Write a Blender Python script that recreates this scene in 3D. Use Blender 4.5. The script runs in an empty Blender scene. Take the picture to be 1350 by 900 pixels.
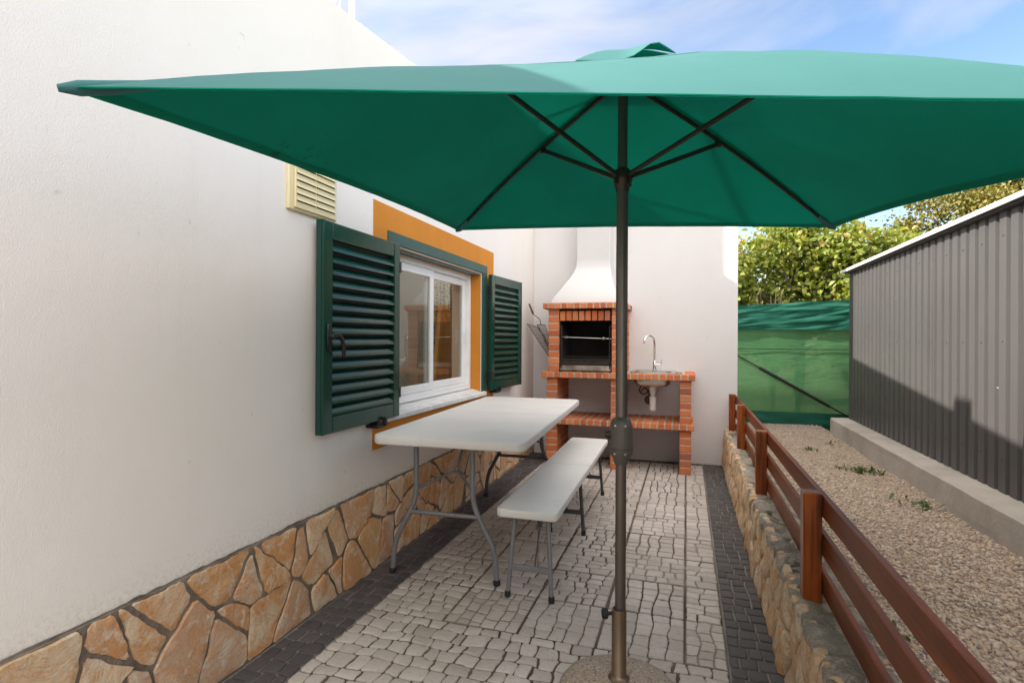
import bpy, bmesh, math, random
from mathutils import Vector, Matrix, noise
import numpy as np

R = math.radians
rnd = random.Random(7)
scene = bpy.context.scene
col = scene.collection

# ------------------------------------------------------------------ helpers
class MB:
    """collects faces and builds ONE mesh object"""
    def __init__(self):
        self.v = []; self.f = []; self.r = []; self.m = []
    def face(self, pts, r=0.5, mi=0):
        b = len(self.v)
        self.v += [tuple(p) for p in pts]
        self.f.append(tuple(range(b, b + len(pts)))); self.r.append(r); self.m.append(mi)
    def mesh(self, pts, faces, r=0.5, mi=0):
        b = len(self.v)
        self.v += [tuple(p) for p in pts]
        for f in faces:
            self.f.append(tuple(b + i for i in f)); self.r.append(r); self.m.append(mi)
    def box(self, x0, x1, y0, y1, z0, z1, r=0.5, mi=0, T=None):
        p = [(x0,y0,z0),(x1,y0,z0),(x1,y1,z0),(x0,y1,z0),(x0,y0,z1),(x1,y0,z1),(x1,y1,z1),(x0,y1,z1)]
        if T is not None: p = [T @ Vector(q) for q in p]
        self.mesh(p, [(0,3,2,1),(4,5,6,7),(0,1,5,4),(1,2,6,5),(2,3,7,6),(3,0,4,7)], r, mi)
    def cbox(self, x0, x1, y0, y1, z0, z1, c=.004, r=0.5, mi=0, T=None, jit=0):
        """box with chamfered edges"""
        c = min(c, (x1-x0)*.45, (y1-y0)*.45, (z1-z0)*.45)
        pts = []; idx = {}
        for sx in (0,1):
            for sy in (0,1):
                for sz in (0,1):
                    X = (x0,x1)[sx]; Y = (y0,y1)[sy]; Z = (z0,z1)[sz]
                    dx = (c,-c)[sx]; dy = (c,-c)[sy]; dz = (c,-c)[sz]
                    j = [rnd.uniform(-jit,jit) for _ in range(3)]
                    for a, q in enumerate(((X,Y+dy,Z+dz),(X+dx,Y,Z+dz),(X+dx,Y+dy,Z))):
                        idx[(sx,sy,sz,a)] = len(pts); pts.append((q[0]+j[0],q[1]+j[1],q[2]+j[2]))
        I = lambda *k: idx[k]
        F = []
        for s in (0,1):
            q = [I(s,0,0,0),I(s,1,0,0),I(s,1,1,0),I(s,0,1,0)]; F.append(q if s else q[::-1])
            q = [I(0,s,0,1),I(0,s,1,1),I(1,s,1,1),I(1,s,0,1)]; F.append(q if s else q[::-1])
            q = [I(0,0,s,2),I(1,0,s,2),I(1,1,s,2),I(0,1,s,2)]; F.append(q if s else q[::-1])
        for a in (0,1):
            for b in (0,1):
                F.append([I(a,b,0,0),I(a,b,1,0),I(a,b,1,1),I(a,b,0,1)])
                F.append([I(a,0,b,0),I(a,1,b,0),I(a,1,b,2),I(a,0,b,2)])
                F.append([I(0,a,b,1),I(1,a,b,1),I(1,a,b,2),I(0,a,b,2)])
                for d in (0,1): F.append([I(a,b,d,0),I(a,b,d,1),I(a,b,d,2)])
        F = [list(dict.fromkeys(f)) for f in F]
        if T is not None: pts = [T @ Vector(q) for q in pts]
        self.mesh(pts, F, r, mi)
    def tube(self, path, rad, n=10, r=0.5, mi=0, cap=True, flat=1.0):
        path = [Vector(p) for p in path]
        rads = rad if isinstance(rad, (list, tuple)) else [rad]*len(path)
        up = None; rings = []
        for i, p in enumerate(path):
            if i == 0: t = path[1]-p
            elif i == len(path)-1: t = p-path[i-1]
            else: t = (path[i+1]-p).normalized()+(p-path[i-1]).normalized()
            t.normalize()
            if up is None:
                up = Vector((0,0,1)) if abs(t.z) < .9 else Vector((0,1,0))
            a = (up - t*up.dot(t)).normalized(); up = a
            b = t.cross(a)
            rings.append([p + (a*math.cos(2*math.pi*k/n) + b*flat*math.sin(2*math.pi*k/n))*rads[i] for k in range(n)])
        pts = [q for ring in rings for q in ring]; F = []
        for i in range(len(path)-1):
            for k in range(n):
                k2 = (k+1) % n
                F.append((i*n+k, i*n+k2, (i+1)*n+k2, (i+1)*n+k))
        if cap:
            F.append(tuple(range(n))[::-1]); F.append(tuple((len(path)-1)*n+k for k in range(n)))
        self.mesh(pts, F, r, mi)
    def lathe(self, prof, n=32, c=(0,0,0), r=0.5, mi=0, T=None):
        pts = []; F = []
        for (ra, z) in prof:
            for k in range(n):
                a = 2*math.pi*k/n
                q = Vector((c[0]+ra*math.cos(a), c[1]+ra*math.sin(a), c[2]+z))
                pts.append(T @ q if T is not None else q)
        for i in range(len(prof)-1):
            for k in range(n):
                k2 = (k+1) % n
                F.append((i*n+k, i*n+k2, (i+1)*n+k2, (i+1)*n+k))
        F.append(tuple(range(n))[::-1]); F.append(tuple((len(prof)-1)*n+k for k in range(n)))
        self.mesh(pts, F, r, mi)
    def build(self, name, mat, parent=None, smooth=None, bevel=0, fix=True):
        me = bpy.data.meshes.new(name)
        me.from_pydata(self.v, [], self.f)
        at = me.attributes.new('rnd', 'FLOAT', 'FACE'); at.data.foreach_set('value', self.r)
        mats = mat if isinstance(mat, (list, tuple)) else [mat]
        for m in mats: me.materials.append(m)
        if len(mats) > 1: me.polygons.foreach_set('material_index', self.m)
        if fix:
            bm = bmesh.new(); bm.from_mesh(me); bmesh.ops.recalc_face_normals(bm, faces=bm.faces); bm.to_mesh(me); bm.free()
        if smooth is not None:
            me.polygons.foreach_set('use_smooth', [True]*len(me.polygons))
            me.set_sharp_from_angle(angle=R(smooth))
        o = bpy.data.objects.new(name, me); col.objects.link(o); o.parent = parent
        if bevel:
            b = o.modifiers.new('bevel','BEVEL'); b.width = bevel; b.segments = 2; b.limit_method = 'ANGLE'; b.angle_limit = R(40)
        return o

def tag(o, label=None, cat=None, group=None, kind=None):
    if label: o['label'] = label
    if cat: o['category'] = cat
    if group: o['group'] = group
    if kind: o['kind'] = kind
    return o
def thing(name, label, cat, loc=(0,0,0), rz=0, group=None):
    o = bpy.data.objects.new(name, None); col.objects.link(o); o.empty_display_size = .1
    o.location = loc; o.rotation_euler = (0,0,rz)
    return tag(o, label, cat, group)
def copy_tree(o, parent=None):
    c = o.copy(); col.objects.link(c); c.parent = parent
    for ch in list(o.children): copy_tree(ch, c)
    return c

def bez(pts, n=8):
    """Catmull-Rom through points"""
    P = [Vector(p) for p in pts]; P = [P[0]*2-P[1]] + P + [P[-1]*2-P[-2]]
    out = []
    for i in range(1, len(P)-2):
        for k in range(n):
            t = k/n
            out.append(.5*((2*P[i]) + (P[i+1]-P[i-1])*t + (2*P[i-1]-5*P[i]+4*P[i+1]-P[i+2])*t*t + (3*P[i]-P[i-1]-3*P[i+1]+P[i+2])*t**3))
    out.append(P[-2]); return out
def rounded(pts, rad, n=4):
    """polyline with rounded corners"""
    P = [Vector(p) for p in pts]; out = [P[0]]
    for i in range(1, len(P)-1):
        a = (P[i-1]-P[i]); b = (P[i+1]-P[i]); ra = min(rad, a.length*.45, b.length*.45)
        p0 = P[i]+a.normalized()*ra; p2 = P[i]+b.normalized()*ra
        for k in range(n+1):
            t = k/n; out.append(p0*(1-t)**2 + P[i]*2*t*(1-t) + p2*t*t)
    out.append(P[-1]); return out

# ------------------------------------------------------------------ materials
class NT:
    def __init__(self, name):
        self.m = bpy.data.materials.new(name); self.m.use_nodes = True
        self.t = self.m.node_tree; self.n = self.t.nodes
        self.bs = self.n['Principled BSDF']; self.out = self.n['Material Output']
        self.tc = self.n.new('ShaderNodeTexCoord')
    def link(self, a, b): self.t.links.new(a, b)
    def node(self, typ, **kw):
        x = self.n.new(typ)
        for k, v in kw.items(): setattr(x, k, v)
        return x
    def map(self, scale=(1,1,1), rot=(0,0,0)):
        x = self.node('ShaderNodeMapping'); x.inputs['Scale'].default_value = scale; x.inputs['Rotation'].default_value = rot
        self.link(self.tc.outputs['Object'], x.inputs['Vector']); return x.outputs[0]
    def noise(self, scale, detail=4, rough=.55, vec=None, dist=0):
        x = self.node('ShaderNodeTexNoise'); x.inputs['Scale'].default_value = scale; x.inputs['Detail'].default_value = detail
        x.inputs['Roughness'].default_value = rough; x.inputs['Distortion'].default_value = dist
        self.link(vec if vec is not None else self.tc.outputs['Object'], x.inputs['Vector']); return x.outputs['Fac']
    def ramp(self, fac, stops):
        x = self.node('ShaderNodeValToRGB'); e = x.color_ramp.elements
        while len(e) < len(stops): e.new(.5)
        for i, (p, c) in enumerate(stops):
            e[i].position = p; e[i].color = (c, c, c, 1) if isinstance(c, (int, float)) else tuple(c)+(1,)
        self.link(fac, x.inputs['Fac']); return x.outputs['Color']
    def mix(self, fac, a, b, blend='MIX'):
        x = self.node('ShaderNodeMix', data_type='RGBA', blend_type=blend)
        for s, v in ((x.inputs[0], fac), (x.inputs[6], a), (x.inputs[7], b)):
            if hasattr(v, 'links'): self.link(v, s)
            elif isinstance(v, (int, float)): s.default_value = v if s.type == 'VALUE' else (v,v,v,1)
            else: s.default_value = tuple(v)+(1,)
        return x.outputs[2]
    def math(self, op, a, b=0):
        x = self.node('ShaderNodeMath', operation=op)
        for s, v in ((x.inputs[0], a), (x.inputs[1], b)):
            if hasattr(v, 'links'): self.link(v, s)
            else: s.default_value = v
        return x.outputs[0]
    def attr(self, name='rnd'):
        x = self.node('ShaderNodeAttribute', attribute_name=name); return x.outputs['Fac']
    def sep(self):
        x = self.node('ShaderNodeSeparateXYZ'); self.link(self.tc.outputs['Object'], x.inputs[0]); return x.outputs
    def bump(self, h, strength=.3, dist=.01):
        x = self.node('ShaderNodeBump'); x.inputs['Strength'].default_value = strength; x.inputs['Distance'].default_value = dist
        self.link(h, x.inputs['Height'])
        if self.bs.inputs['Normal'].links: self.link(self.bs.inputs['Normal'].links[0].from_socket, x.inputs['Normal'])
        self.link(x.outputs[0], self.bs.inputs['Normal'])
    def color(self, c):
        if hasattr(c, 'links'): self.link(c, self.bs.inputs['Base Color'])
        else: self.bs.inputs['Base Color'].default_value = tuple(c)+(1,)
    def set(self, rough=None, metal=None, spec=None, **kw):
        for k, v in (('Roughness', rough), ('Metallic', metal), ('Specular IOR Level', spec)):
            if v is not None:
                if hasattr(v, 'links'): self.link(v, self.bs.inputs[k])
                else: self.bs.inputs[k].default_value = v
        for k, v in kw.items(): self.bs.inputs[k].default_value = v

def simple(name, c1, c2=None, scale=8, rough=.5, metal=0, bump=.0, bscale=80, spec=.5, bdist=.002):
    k = NT(name)
    c2 = c2 or tuple(x*.85 for x in c1)
    k.color(k.mix(k.ramp(k.noise(scale, 5), [(.35, 0), (.65, 1)]), c1, c2))
    k.set(rough, metal, spec)
    if rough > .12 and metal < 1:
        k.set(rough=k.math('ADD', k.math('MULTIPLY', k.noise(scale*3, 3), .16), rough-.08))
    if bump: k.bump(k.noise(bscale, 4), bump, bdist)
    return k.m

def plaster(name, top=(.78,.75,.725), dirt_z=None, low=.0):
    k = NT(name)
    big = k.noise(.9, 5, .6)
    c = k.mix(k.ramp(big, [(.3, 0), (.7, 1)]), top, tuple(x*f for x, f in zip(top, (.93,.925,.91))))
    streak = k.noise(1, 6, .7, k.map((6, 6, .55)))
    c = k.mix(k.math('MULTIPLY', k.ramp(streak, [(.52, 0), (.8, 1)]), .22), c, (.60,.56,.51))
    speck = k.noise(46, 3, .7)
    c = k.mix(k.math('MULTIPLY', k.ramp(speck, [(.70, 0), (.78, 1)]), .45), c, (.50,.45,.40))
    chip = k.noise(15, 2, .5)
    c = k.mix(k.math('MULTIPLY', k.ramp(chip, [(.735, 0), (.75, 1)]), .28), c, (.45,.41,.37))
    if dirt_z is not None:
        z = k.sep()[2]
        d = k.node('ShaderNodeMapRange'); d.inputs['From Min'].default_value = dirt_z+.16; d.inputs['From Max'].default_value = dirt_z
        k.link(z, d.inputs['Value'])
        dd = k.math('MULTIPLY', k.math('POWER', d.outputs[0], 2.2), k.ramp(k.noise(70, 7, .8), [(.46, 0), (.62, 1)]))
        c = k.mix(k.math('MULTIPLY', dd, .55), c, (.42,.36,.30))
    k.color(c); k.set(.92, spec=.2)
    k.bump(k.noise(6, 4, .55), .13, .016)
    k.bump(k.noise(1, 4, .6, k.map((60,60,24))), .12, .004)
    k.bump(k.noise(210, 3, .65), .55, .0028)
    return k.m

def stone(name, ramp, vein, dark, bump=.7, scale=5, pit=.5, pale=(.80,.70,.57), rust=.62):
    k = NT(name)
    a = k.attr()
    base = k.ramp(a, ramp)
    sh = k.node('ShaderNodeVectorMath', operation='MULTIPLY_ADD'); cx = k.node('ShaderNodeCombineXYZ')
    for q in cx.inputs: k.link(a, q)
    k.link(cx.outputs[0], sh.inputs[0]); sh.inputs[1].default_value = (37,53,71); k.link(k.tc.outputs['Object'], sh.inputs[2])
    V = sh.outputs[0]
    w = k.noise(scale, 7, .62, V, 1.2)
    amt = k.math('MULTIPLY', k.ramp(k.math('FRACT', k.math('MULTIPLY', a, 7.3)), [(.15,.25),(.75,1)]), rust*1.2)
    c = k.mix(k.math('MULTIPLY', k.ramp(w, [(.44, 0), (.58, 1)]), amt), base, vein)
    w2 = k.noise(scale*1.9, 8, .7, V, 1.6)
    c = k.mix(k.math('MULTIPLY', k.ramp(w2, [(.52, 0), (.60, 1)]), .75), c, pale)
    w3 = k.noise(scale*1.3, 9, .75, V, 2.4)
    c = k.mix(k.math('MULTIPLY', k.ramp(k.math('ABSOLUTE', k.math('SUBTRACT', w3, .5)), [(0,1),(.03,0)]), .6), c, vein)
    w4 = k.noise(scale*.8, 5, .6, V)
    c = k.mix(k.math('MULTIPLY', k.ramp(w4, [(.62, 0), (.72, 1)]), .35), c, (.42,.37,.33))
    p = k.noise(scale*9, 6, .75)
    c = k.mix(k.math('MULTIPLY', k.ramp(p, [(.58, 0), (.70, 1)]), pit), c, dark)
    k.color(c); k.set(.88, spec=.25)
    k.bump(w, bump, .03); k.bump(w3, bump, .022); k.bump(k.noise(scale*7, 9, .75), bump, .016); k.bump(p, .5, .004)
    return k.m

M = {}
M['plaster'] = plaster('white_plaster', dirt_z=.42)
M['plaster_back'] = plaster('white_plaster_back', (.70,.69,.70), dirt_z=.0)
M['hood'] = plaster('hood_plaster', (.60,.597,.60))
M['orange'] = simple('ochre_paint', (.60,.235,.030), (.52,.20,.028), 3, .8, bump=.3, bscale=120, spec=.25)
def green_paint():
    k = NT('green_paint')
    c = k.mix(k.ramp(k.noise(3,4), [(.4,0),(.7,1)]), (.005,.043,.030), (.007,.051,.037))
    k.color(c); k.set(.20, spec=.42); return k.m
M['green'] = green_paint()
M['green_frame'] = simple('green_lacquer_frame', (.012,.062,.050), (.015,.070,.057), 4, .4, spec=.5)
M['black'] = simple('black_metal', (.012,.012,.013), None, 20, .38)
M['white_alu'] = simple('white_aluminium', (.80,.80,.80), (.76,.76,.75), 6, .35)
M['gasket'] = simple('dark_gasket', (.02,.02,.02), None, 10, .6)
def marble():
    k = NT('sill_marble')
    v = k.noise(5, 8, .65, dist=2.2)
    c = k.mix(k.ramp(v, [(.42,0),(.56,.7),(.7,0)]), (.72,.71,.69), (.52,.515,.51))
    k.color(c); k.set(.5); k.bump(k.noise(90,4), .1, .002); return k.m
M['marble'] = marble()
M['vent'] = simple('cream_plastic', (.72,.64,.40), (.66,.57,.33), 5, .5)
M['vent_dark'] = simple('vent_slot', (.05,.03,.02), None, 5, .8)
M['plinth'] = stone('ochre_field_stone', [(0,(.78,.58,.38)),(.2,(.85,.70,.51)),(.4,(.74,.46,.23)),(.6,(.80,.66,.50)),(.8,(.66,.48,.36)),(1,(.68,.39,.19))], (.66,.28,.075), (.30,.16,.08), .75, 5.0, .35)
M['grout'] = simple('dark_grout', (.25,.21,.172), (.12,.10,.084), 9, .95, bump=.8, bscale=45, spec=.15, bdist=.01)
M['rubble'] = stone('rubble_stone', [(0,(.80,.61,.39)),(.35,(.86,.71,.50)),(.6,(.80,.52,.28)),(.8,(.80,.69,.52)),(1,(.72,.47,.26))], (.62,.30,.11), (.16,.10,.065), .8, 7, .32)
M['coping'] = stone('weathered_top_stone', [(0,(.56,.50,.42)),(.4,(.72,.65,.54)),(.7,(.48,.43,.37)),(1,(.74,.63,.48))], (.27,.23,.195), (.055,.046,.042), 1.2, 11, .65)

def cobble(name, cols, grime, gr=.5, rough=.8, worn=0):
    k = NT(name)
    c = k.ramp(k.attr(), cols)
    c = k.mix(k.math('MULTIPLY', k.ramp(k.noise(2.2, 6, .65), [(.38,0),(.68,1)]), gr), c, grime)
    c = k.mix(k.math('MULTIPLY', k.ramp(k.noise(60, 5, .7), [(.52,0),(.72,1)]), .45), c, tuple(x*.62 for x in grime))
    c = k.mix(k.math('MULTIPLY', k.ramp(k.noise(38, 4, .7), [(.60,0),(.75,1)]), .25), c, tuple(min(1,x*1.7) for x in grime))
    k.color(c); k.set(rough, spec=.3)
    k.bump(k.noise(28, 6, .65), .35, .005); k.bump(k.noise(150, 4, .7), .3, .0015)
    return k.m
M['cobble'] = cobble('pale_paving', [(0,(.44,.395,.355)),(.5,(.52,.475,.435)),(1,(.37,.33,.30))], (.32,.275,.24), .6)
M['cobble_dark'] = cobble('dark_paving', [(0,(.060,.052,.056)),(.5,(.085,.074,.078)),(1,(.050,.045,.050))], (.095,.085,.084), .5, .7)
M['cobble_grey'] = cobble('grey_paving', [(0,(.085,.077,.075)),(.5,(.105,.096,.092)),(1,(.07,.064,.063))], (.065,.058,.055), .5, .75)
M['joint'] = simple('paving_joint', (.065,.047,.037), (.17,.135,.11), 2.2, .95, bump=.6, bscale=90, spec=.1)
M['joint_pale'] = simple('paving_joint_pale', (.30,.25,.21), (.19,.155,.13), 7, .95, bump=.6, bscale=90, spec=.1)
M['joint_grey'] = simple('paving_joint_grey', (.23,.21,.195), (.14,.125,.12), 5, .95, bump=.6, bscale=90, spec=.1)

def brick():
    k = NT('red_brick')
    c = k.ramp(k.attr(), [(0,(.40,.105,.045)),(.25,(.54,.165,.06)),(.5,(.60,.215,.085)),(.7,(.48,.125,.045)),(.88,(.58,.24,.11)),(1,(.30,.085,.05))])
    c = k.mix(k.math('MULTIPLY', k.ramp(k.noise(22,6,.7), [(.45,0),(.72,1)]), .45), c, (.38,.13,.06))
    c = k.mix(k.math('MULTIPLY', k.ramp(k.noise(60,4,.7), [(.62,0),(.78,1)]), .4), c, (.60,.42,.30))
    k.color(c); k.set(.78, spec=.3); k.bump(k.noise(90,5,.7), .4, .003); return k.m
M['brick'] = brick()
M['mortar'] = simple('mortar', (.52,.44,.375), (.36,.30,.255), 18, .95, bump=.6, bscale=120, spec=.1)
M['soot'] = simple('soot', (.010,.009,.008), (.022,.018,.016), 6, .9, bump=.5, bscale=40)
M['iron'] = simple('blackened_iron', (.035,.032,.03), (.07,.055,.045), 18, .5, metal=.7, bump=.3, bscale=80)
M['steel_used'] = simple('heat_stained_steel', (.20,.17,.145), (.09,.065,.05), 9, .38, metal=.9)
M['steel'] = simple('stainless_steel', (.62,.60,.57), (.55,.53,.50), 12, .28, metal=1)
M['chrome'] = simple('chrome', (.72,.72,.73), None, 4, .1, metal=1)
M['pvc'] = simple('white_pvc', (.80,.79,.77), (.74,.72,.70), 8, .35)
M['rackwire'] = simple('rack_wire', (.07,.065,.06), (.13,.11,.095), 30, .45, metal=.8)
M['plastic'] = None
def hdpe():
    k = NT('grey_white_plastic')
    c = k.mix(k.ramp(k.noise(3,6,.65), [(.35,0),(.7,1)]), (.69,.675,.645), (.62,.605,.58))
    c = k.mix(k.math('MULTIPLY', k.ramp(k.noise(24,5,.75), [(.60,0),(.75,1)]), .25), c, (.40,.37,.33))
    k.color(c); k.set(.55, spec=.4); k.bump(k.noise(170,3), .15, .0012); return k.m
M['plastic'] = hdpe()
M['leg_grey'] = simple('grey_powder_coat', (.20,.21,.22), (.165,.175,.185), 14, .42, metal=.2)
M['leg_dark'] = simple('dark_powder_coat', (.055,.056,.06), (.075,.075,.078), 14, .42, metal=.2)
M['rubber'] = simple('black_rubber', (.012,.012,.013), None, 20, .7)
M['bronze'] = simple('bronze_tube', (.15,.132,.115), (.125,.110,.095), 10, .34, metal=.65)
M['bronze_dark'] = simple('dark_bronze_paint', (.040,.031,.024), (.05,.039,.030), 10, .4, metal=.4)
M['bronze_warm'] = simple('warm_bronze_tube', (.21,.155,.105), (.17,.125,.085), 9, .36, metal=.7)
M['housing'] = simple('grey_bronze_plastic', (.075,.070,.060), (.085,.078,.068), 10, .42)
def terrazzo():
    k = NT('exposed_aggregate')
    v = k.node('ShaderNodeTexVoronoi'); v.inputs['Scale'].default_value = 170; k.link(k.tc.outputs['Object'], v.inputs['Vector'])
    sepc = k.node('ShaderNodeSeparateColor'); k.link(v.outputs['Color'], sepc.inputs[0])
    c = k.ramp(sepc.outputs[0], [(0,(.20,.145,.11)),(.3,(.36,.29,.23)),(.6,(.28,.22,.17)),(.85,(.45,.38,.31)),(1,(.15,.11,.09))])
    k.color(c); k.set(.85, spec=.3); k.bump(v.outputs['Distance'], .5, .004); return k.m
M['aggregate'] = terrazzo()

def fabric(name, c1, c2, trans, stain=False, rough=.85):
    k = NT(name)
    c = k.mix(k.ramp(k.noise(1.6,5), [(.35,0),(.7,1)]), c1, c2)
    if stain:
        st = k.ramp(k.noise(26, 6, .8), [(.54,0),(.63,1)])
        g = k.node('ShaderNodeVectorMath', operation='DISTANCE'); g.inputs[1].default_value = STAIN
        k.link(k.tc.outputs['Object'], g.inputs[0])
        near = k.ramp(k.math('MULTIPLY', g.outputs['Value'], 4.2), [(.15,1),(.75,0)])
        c = k.mix(k.math('MULTIPLY', k.math('MULTIPLY', st, near), .85), c, (.02,.03,.012))
    k.color(c); k.set(rough, spec=.25)
    wv = k.noise(1, 2, .5, k.map((420,420,420))); k.bump(wv, .12, .001)
    k.bump(k.noise(7, 4, .5, k.map((1,1.6,1))), .10, .03)
    tr = k.node('ShaderNodeBsdfTranslucent'); k.link(k.bs.inputs['Base Color'].links[0].from_socket, tr.inputs['Color'])
    mx = k.node('ShaderNodeMixShader'); mx.inputs[0].default_value = trans
    k.link(k.bs.outputs[0], mx.inputs[1]); k.link(tr.outputs[0], mx.inputs[2]); k.link(mx.outputs[0], k.out.inputs['Surface'])
    return k.m
STAIN = (-.87, -.56, 1.70)
M['canopy_in'] = fabric('green_canvas_inner', (.004,.35,.235), (.004,.30,.195), .48, stain=True)
M['canopy_out'] = fabric('sun_faded_green_canvas', (.095,.275,.275), (.08,.245,.245), .40)

def wood():
    k = NT('stained_wood')
    g = k.noise(1, 8, .65, k.map((38, 1.6, 38)), dist=.6)
    c = k.mix(k.ramp(g, [(.34,0),(.66,1)]), (.20,.050,.012), (.075,.018,.005))
    c = k.mix(k.math('MULTIPLY', k.ramp(k.noise(4,5,.7), [(.45,0),(.7,1)]), .5), c, (.20,.056,.014))
    k.color(c); k.set(.42, spec=.30); k.bump(g, .25, .003); return k.m
M['wood'] = wood()
def wood_post():
    k = NT('glossy_stained_post')
    g = k.noise(1, 8, .65, k.map((38, 38, 1.6)), dist=.6)
    c = k.mix(k.ramp(g, [(.34,0),(.66,1)]), (.36,.088,.014), (.075,.018,.005))
    k.color(c); k.set(.30, spec=.4); k.bump(g, .2, .003); return k.m
M['wood_post'] = wood_post()
M['board'] = None
def board():
    k = NT('light_wood_board')
    g = k.noise(1, 6, .6, k.map((20, 20, 1.2)), dist=.5)
    k.color(k.mix(k.ramp(g, [(.35,0),(.65,1)]), (.80,.42,.14), (.66,.31,.095))); k.set(.5); return k.m
M['board'] = board()
def curtain():
    k = NT('patterned_curtain')
    v = k.node('ShaderNodeTexVoronoi', feature='DISTANCE_TO_EDGE'); v.inputs['Scale'].default_value = 26; v.inputs['Randomness'].default_value = .25
    k.link(k.tc.outputs['Object'], v.inputs['Vector'])
    k.color(k.mix(k.ramp(v.outputs['Distance'], [(.04,0),(.12,1)]), (.50,.40,.22), (.17,.12,.07))); k.set(.9); return k.m
M['curtain'] = curtain()
M['room'] = simple('room_paint', (.60,.54,.46), None, 2, .9)

def metal_cladding():
    k = NT('grey_sheet_metal')
    c = k.mix(k.ramp(k.noise(1.2,5,.6), [(.35,0),(.7,1)]), (.080,.076,.076), (.089,.085,.084))
    st = k.noise(1, 5, .7, k.map((1, 14, .7)))
    c = k.mix(k.math('MULTIPLY', k.ramp(st, [(.55,0),(.75,1)]), .35), c, (.14,.134,.128))
    sp = k.noise(26, 2, .5)
    c = k.mix(k.math('MULTIPLY', k.ramp(sp, [(.765,0),(.785,1)]), .8), c, (.5,.47,.44))
    k.color(c); k.set(k.math('ADD', k.math('MULTIPLY', k.noise(3,5,.7), .2), .34), metal=.25, spec=.5)
    k.bump(k.noise(2.5,3), .08, .02); return k.m
M['clad'] = metal_cladding()
M['trim'] = simple('white_roof_trim', (.78,.77,.75), (.70,.68,.66), 6, .5)
def concrete():
    k = NT('cast_concrete')
    c = k.mix(k.ramp(k.noise(2.5,7,.65), [(.35,0),(.68,1)]), (.42,.38,.335), (.30,.265,.23))
    st = k.noise(1, 6, .7, k.map((2, .8, 9)))
    c = k.mix(k.math('MULTIPLY', k.ramp(st, [(.50,0),(.68,1)]), .55), c, (.23,.205,.18))
    c = k.mix(k.math('MULTIPLY', k.ramp(k.noise(50,5,.7), [(.6,0),(.74,1)]), .5), c, (.16,.145,.13))
    k.color(c); k.set(.92, spec=.2); k.bump(k.noise(16,6,.7), .5, .01); k.bump(k.noise(110,4,.7), .35, .003); return k.m
M['concrete'] = concrete()

def soil():
    k = NT('sandy_gravel_bed')
    c = k.mix(k.ramp(k.noise(2.2,6,.65), [(.35,0),(.68,1)]), (.34,.255,.185), (.25,.195,.15))
    v = k.node('ShaderNodeTexVoronoi'); v.inputs['Scale'].default_value = 75; k.link(k.tc.outputs['Object'], v.inputs['Vector'])
    s = k.node('ShaderNodeSeparateColor'); k.link(v.outputs['Color'], s.inputs[0])
    c = k.mix(.55, c, k.ramp(s.outputs[0], [(0,(.16,.12,.095)),(.5,(.36,.29,.235)),(1,(.50,.43,.38))]))
    k.color(c); k.set(.95, spec=.15); k.bump(v.outputs['Distance'], .9, .01); k.bump(k.noise(20,6,.7), .5, .02); return k.m
M['soil'] = soil()
def pebble():
    k = NT('gravel_pebble')
    c = k.ramp(k.attr(), [(0,(.37,.265,.18)),(.25,(.46,.355,.26)),(.5,(.38,.31,.245)),(.7,(.53,.44,.345)),(.85,(.27,.19,.145)),(.95,(.22,.185,.175)),(1,(.58,.51,.45))])
    c = k.mix(k.math('MULTIPLY', k.ramp(k.noise(90,4,.7), [(.45,0),(.7,1)]), .4), c, (.24,.19,.16))
    k.color(c); k.set(.8, spec=.3); return k.m
M['pebble'] = pebble()
def grass_ground():
    k = NT('dry_grass_ground')
    c = k.mix(k.ramp(k.noise(6,8,.75), [(.35,0),(.65,1)]), (.13,.16,.045), (.26,.22,.10))
    k.color(c); k.set(.95); k.bump(k.noise(60,6,.8), 1, .05); return k.m
M['grass'] = grass_ground()

def leaf(name, stops, trans=.35):
    k = NT(name)
    c = k.ramp(k.attr(), stops)
    k.color(c); k.set(.5, spec=.4)
    tr = k.node('ShaderNodeBsdfTranslucent')
    k.link(k.mix(1, c, (1.3,1.25,.5), 'MULTIPLY'), tr.inputs['Color'])
    mx = k.node('ShaderNodeMixShader'); mx.inputs[0].default_value = trans
    k.link(k.bs.outputs[0], mx.inputs[1]); k.link(tr.outputs[0], mx.inputs[2]); k.link(mx.outputs[0], k.out.inputs['Surface'])
    return k.m
M['leaf_fig'] = leaf('fig_leaf', [(0,(.10,.16,.025)),(.4,(.22,.27,.045)),(.7,(.34,.36,.08)),(.92,(.46,.42,.13)),(1,(.40,.25,.08))])
M['leaf_con'] = leaf('conifer_spray', [(0,(.12,.13,.025)),(.5,(.20,.18,.035)),(.8,(.27,.22,.05)),(1,(.28,.18,.07))], .2)
M['leaf_brown'] = leaf('browned_spray', [(0,(.22,.17,.08)),(.5,(.34,.23,.12)),(1,(.42,.28,.17))], .2)
M['leaf_shrub'] = leaf('shrub_leaf', [(0,(.13,.14,.05)),(.6,(.22,.20,.08)),(1,(.30,.24,.11))], .3)
M['leaf_weed'] = leaf('weed_leaf', [(0,(.05,.085,.02)),(1,(.10,.13,.035))], .3)
M['bark'] = simple('bark', (.11,.085,.06), (.07,.052,.038), 12, .9, bump=.8, bscale=30, bdist=.02)

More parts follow.
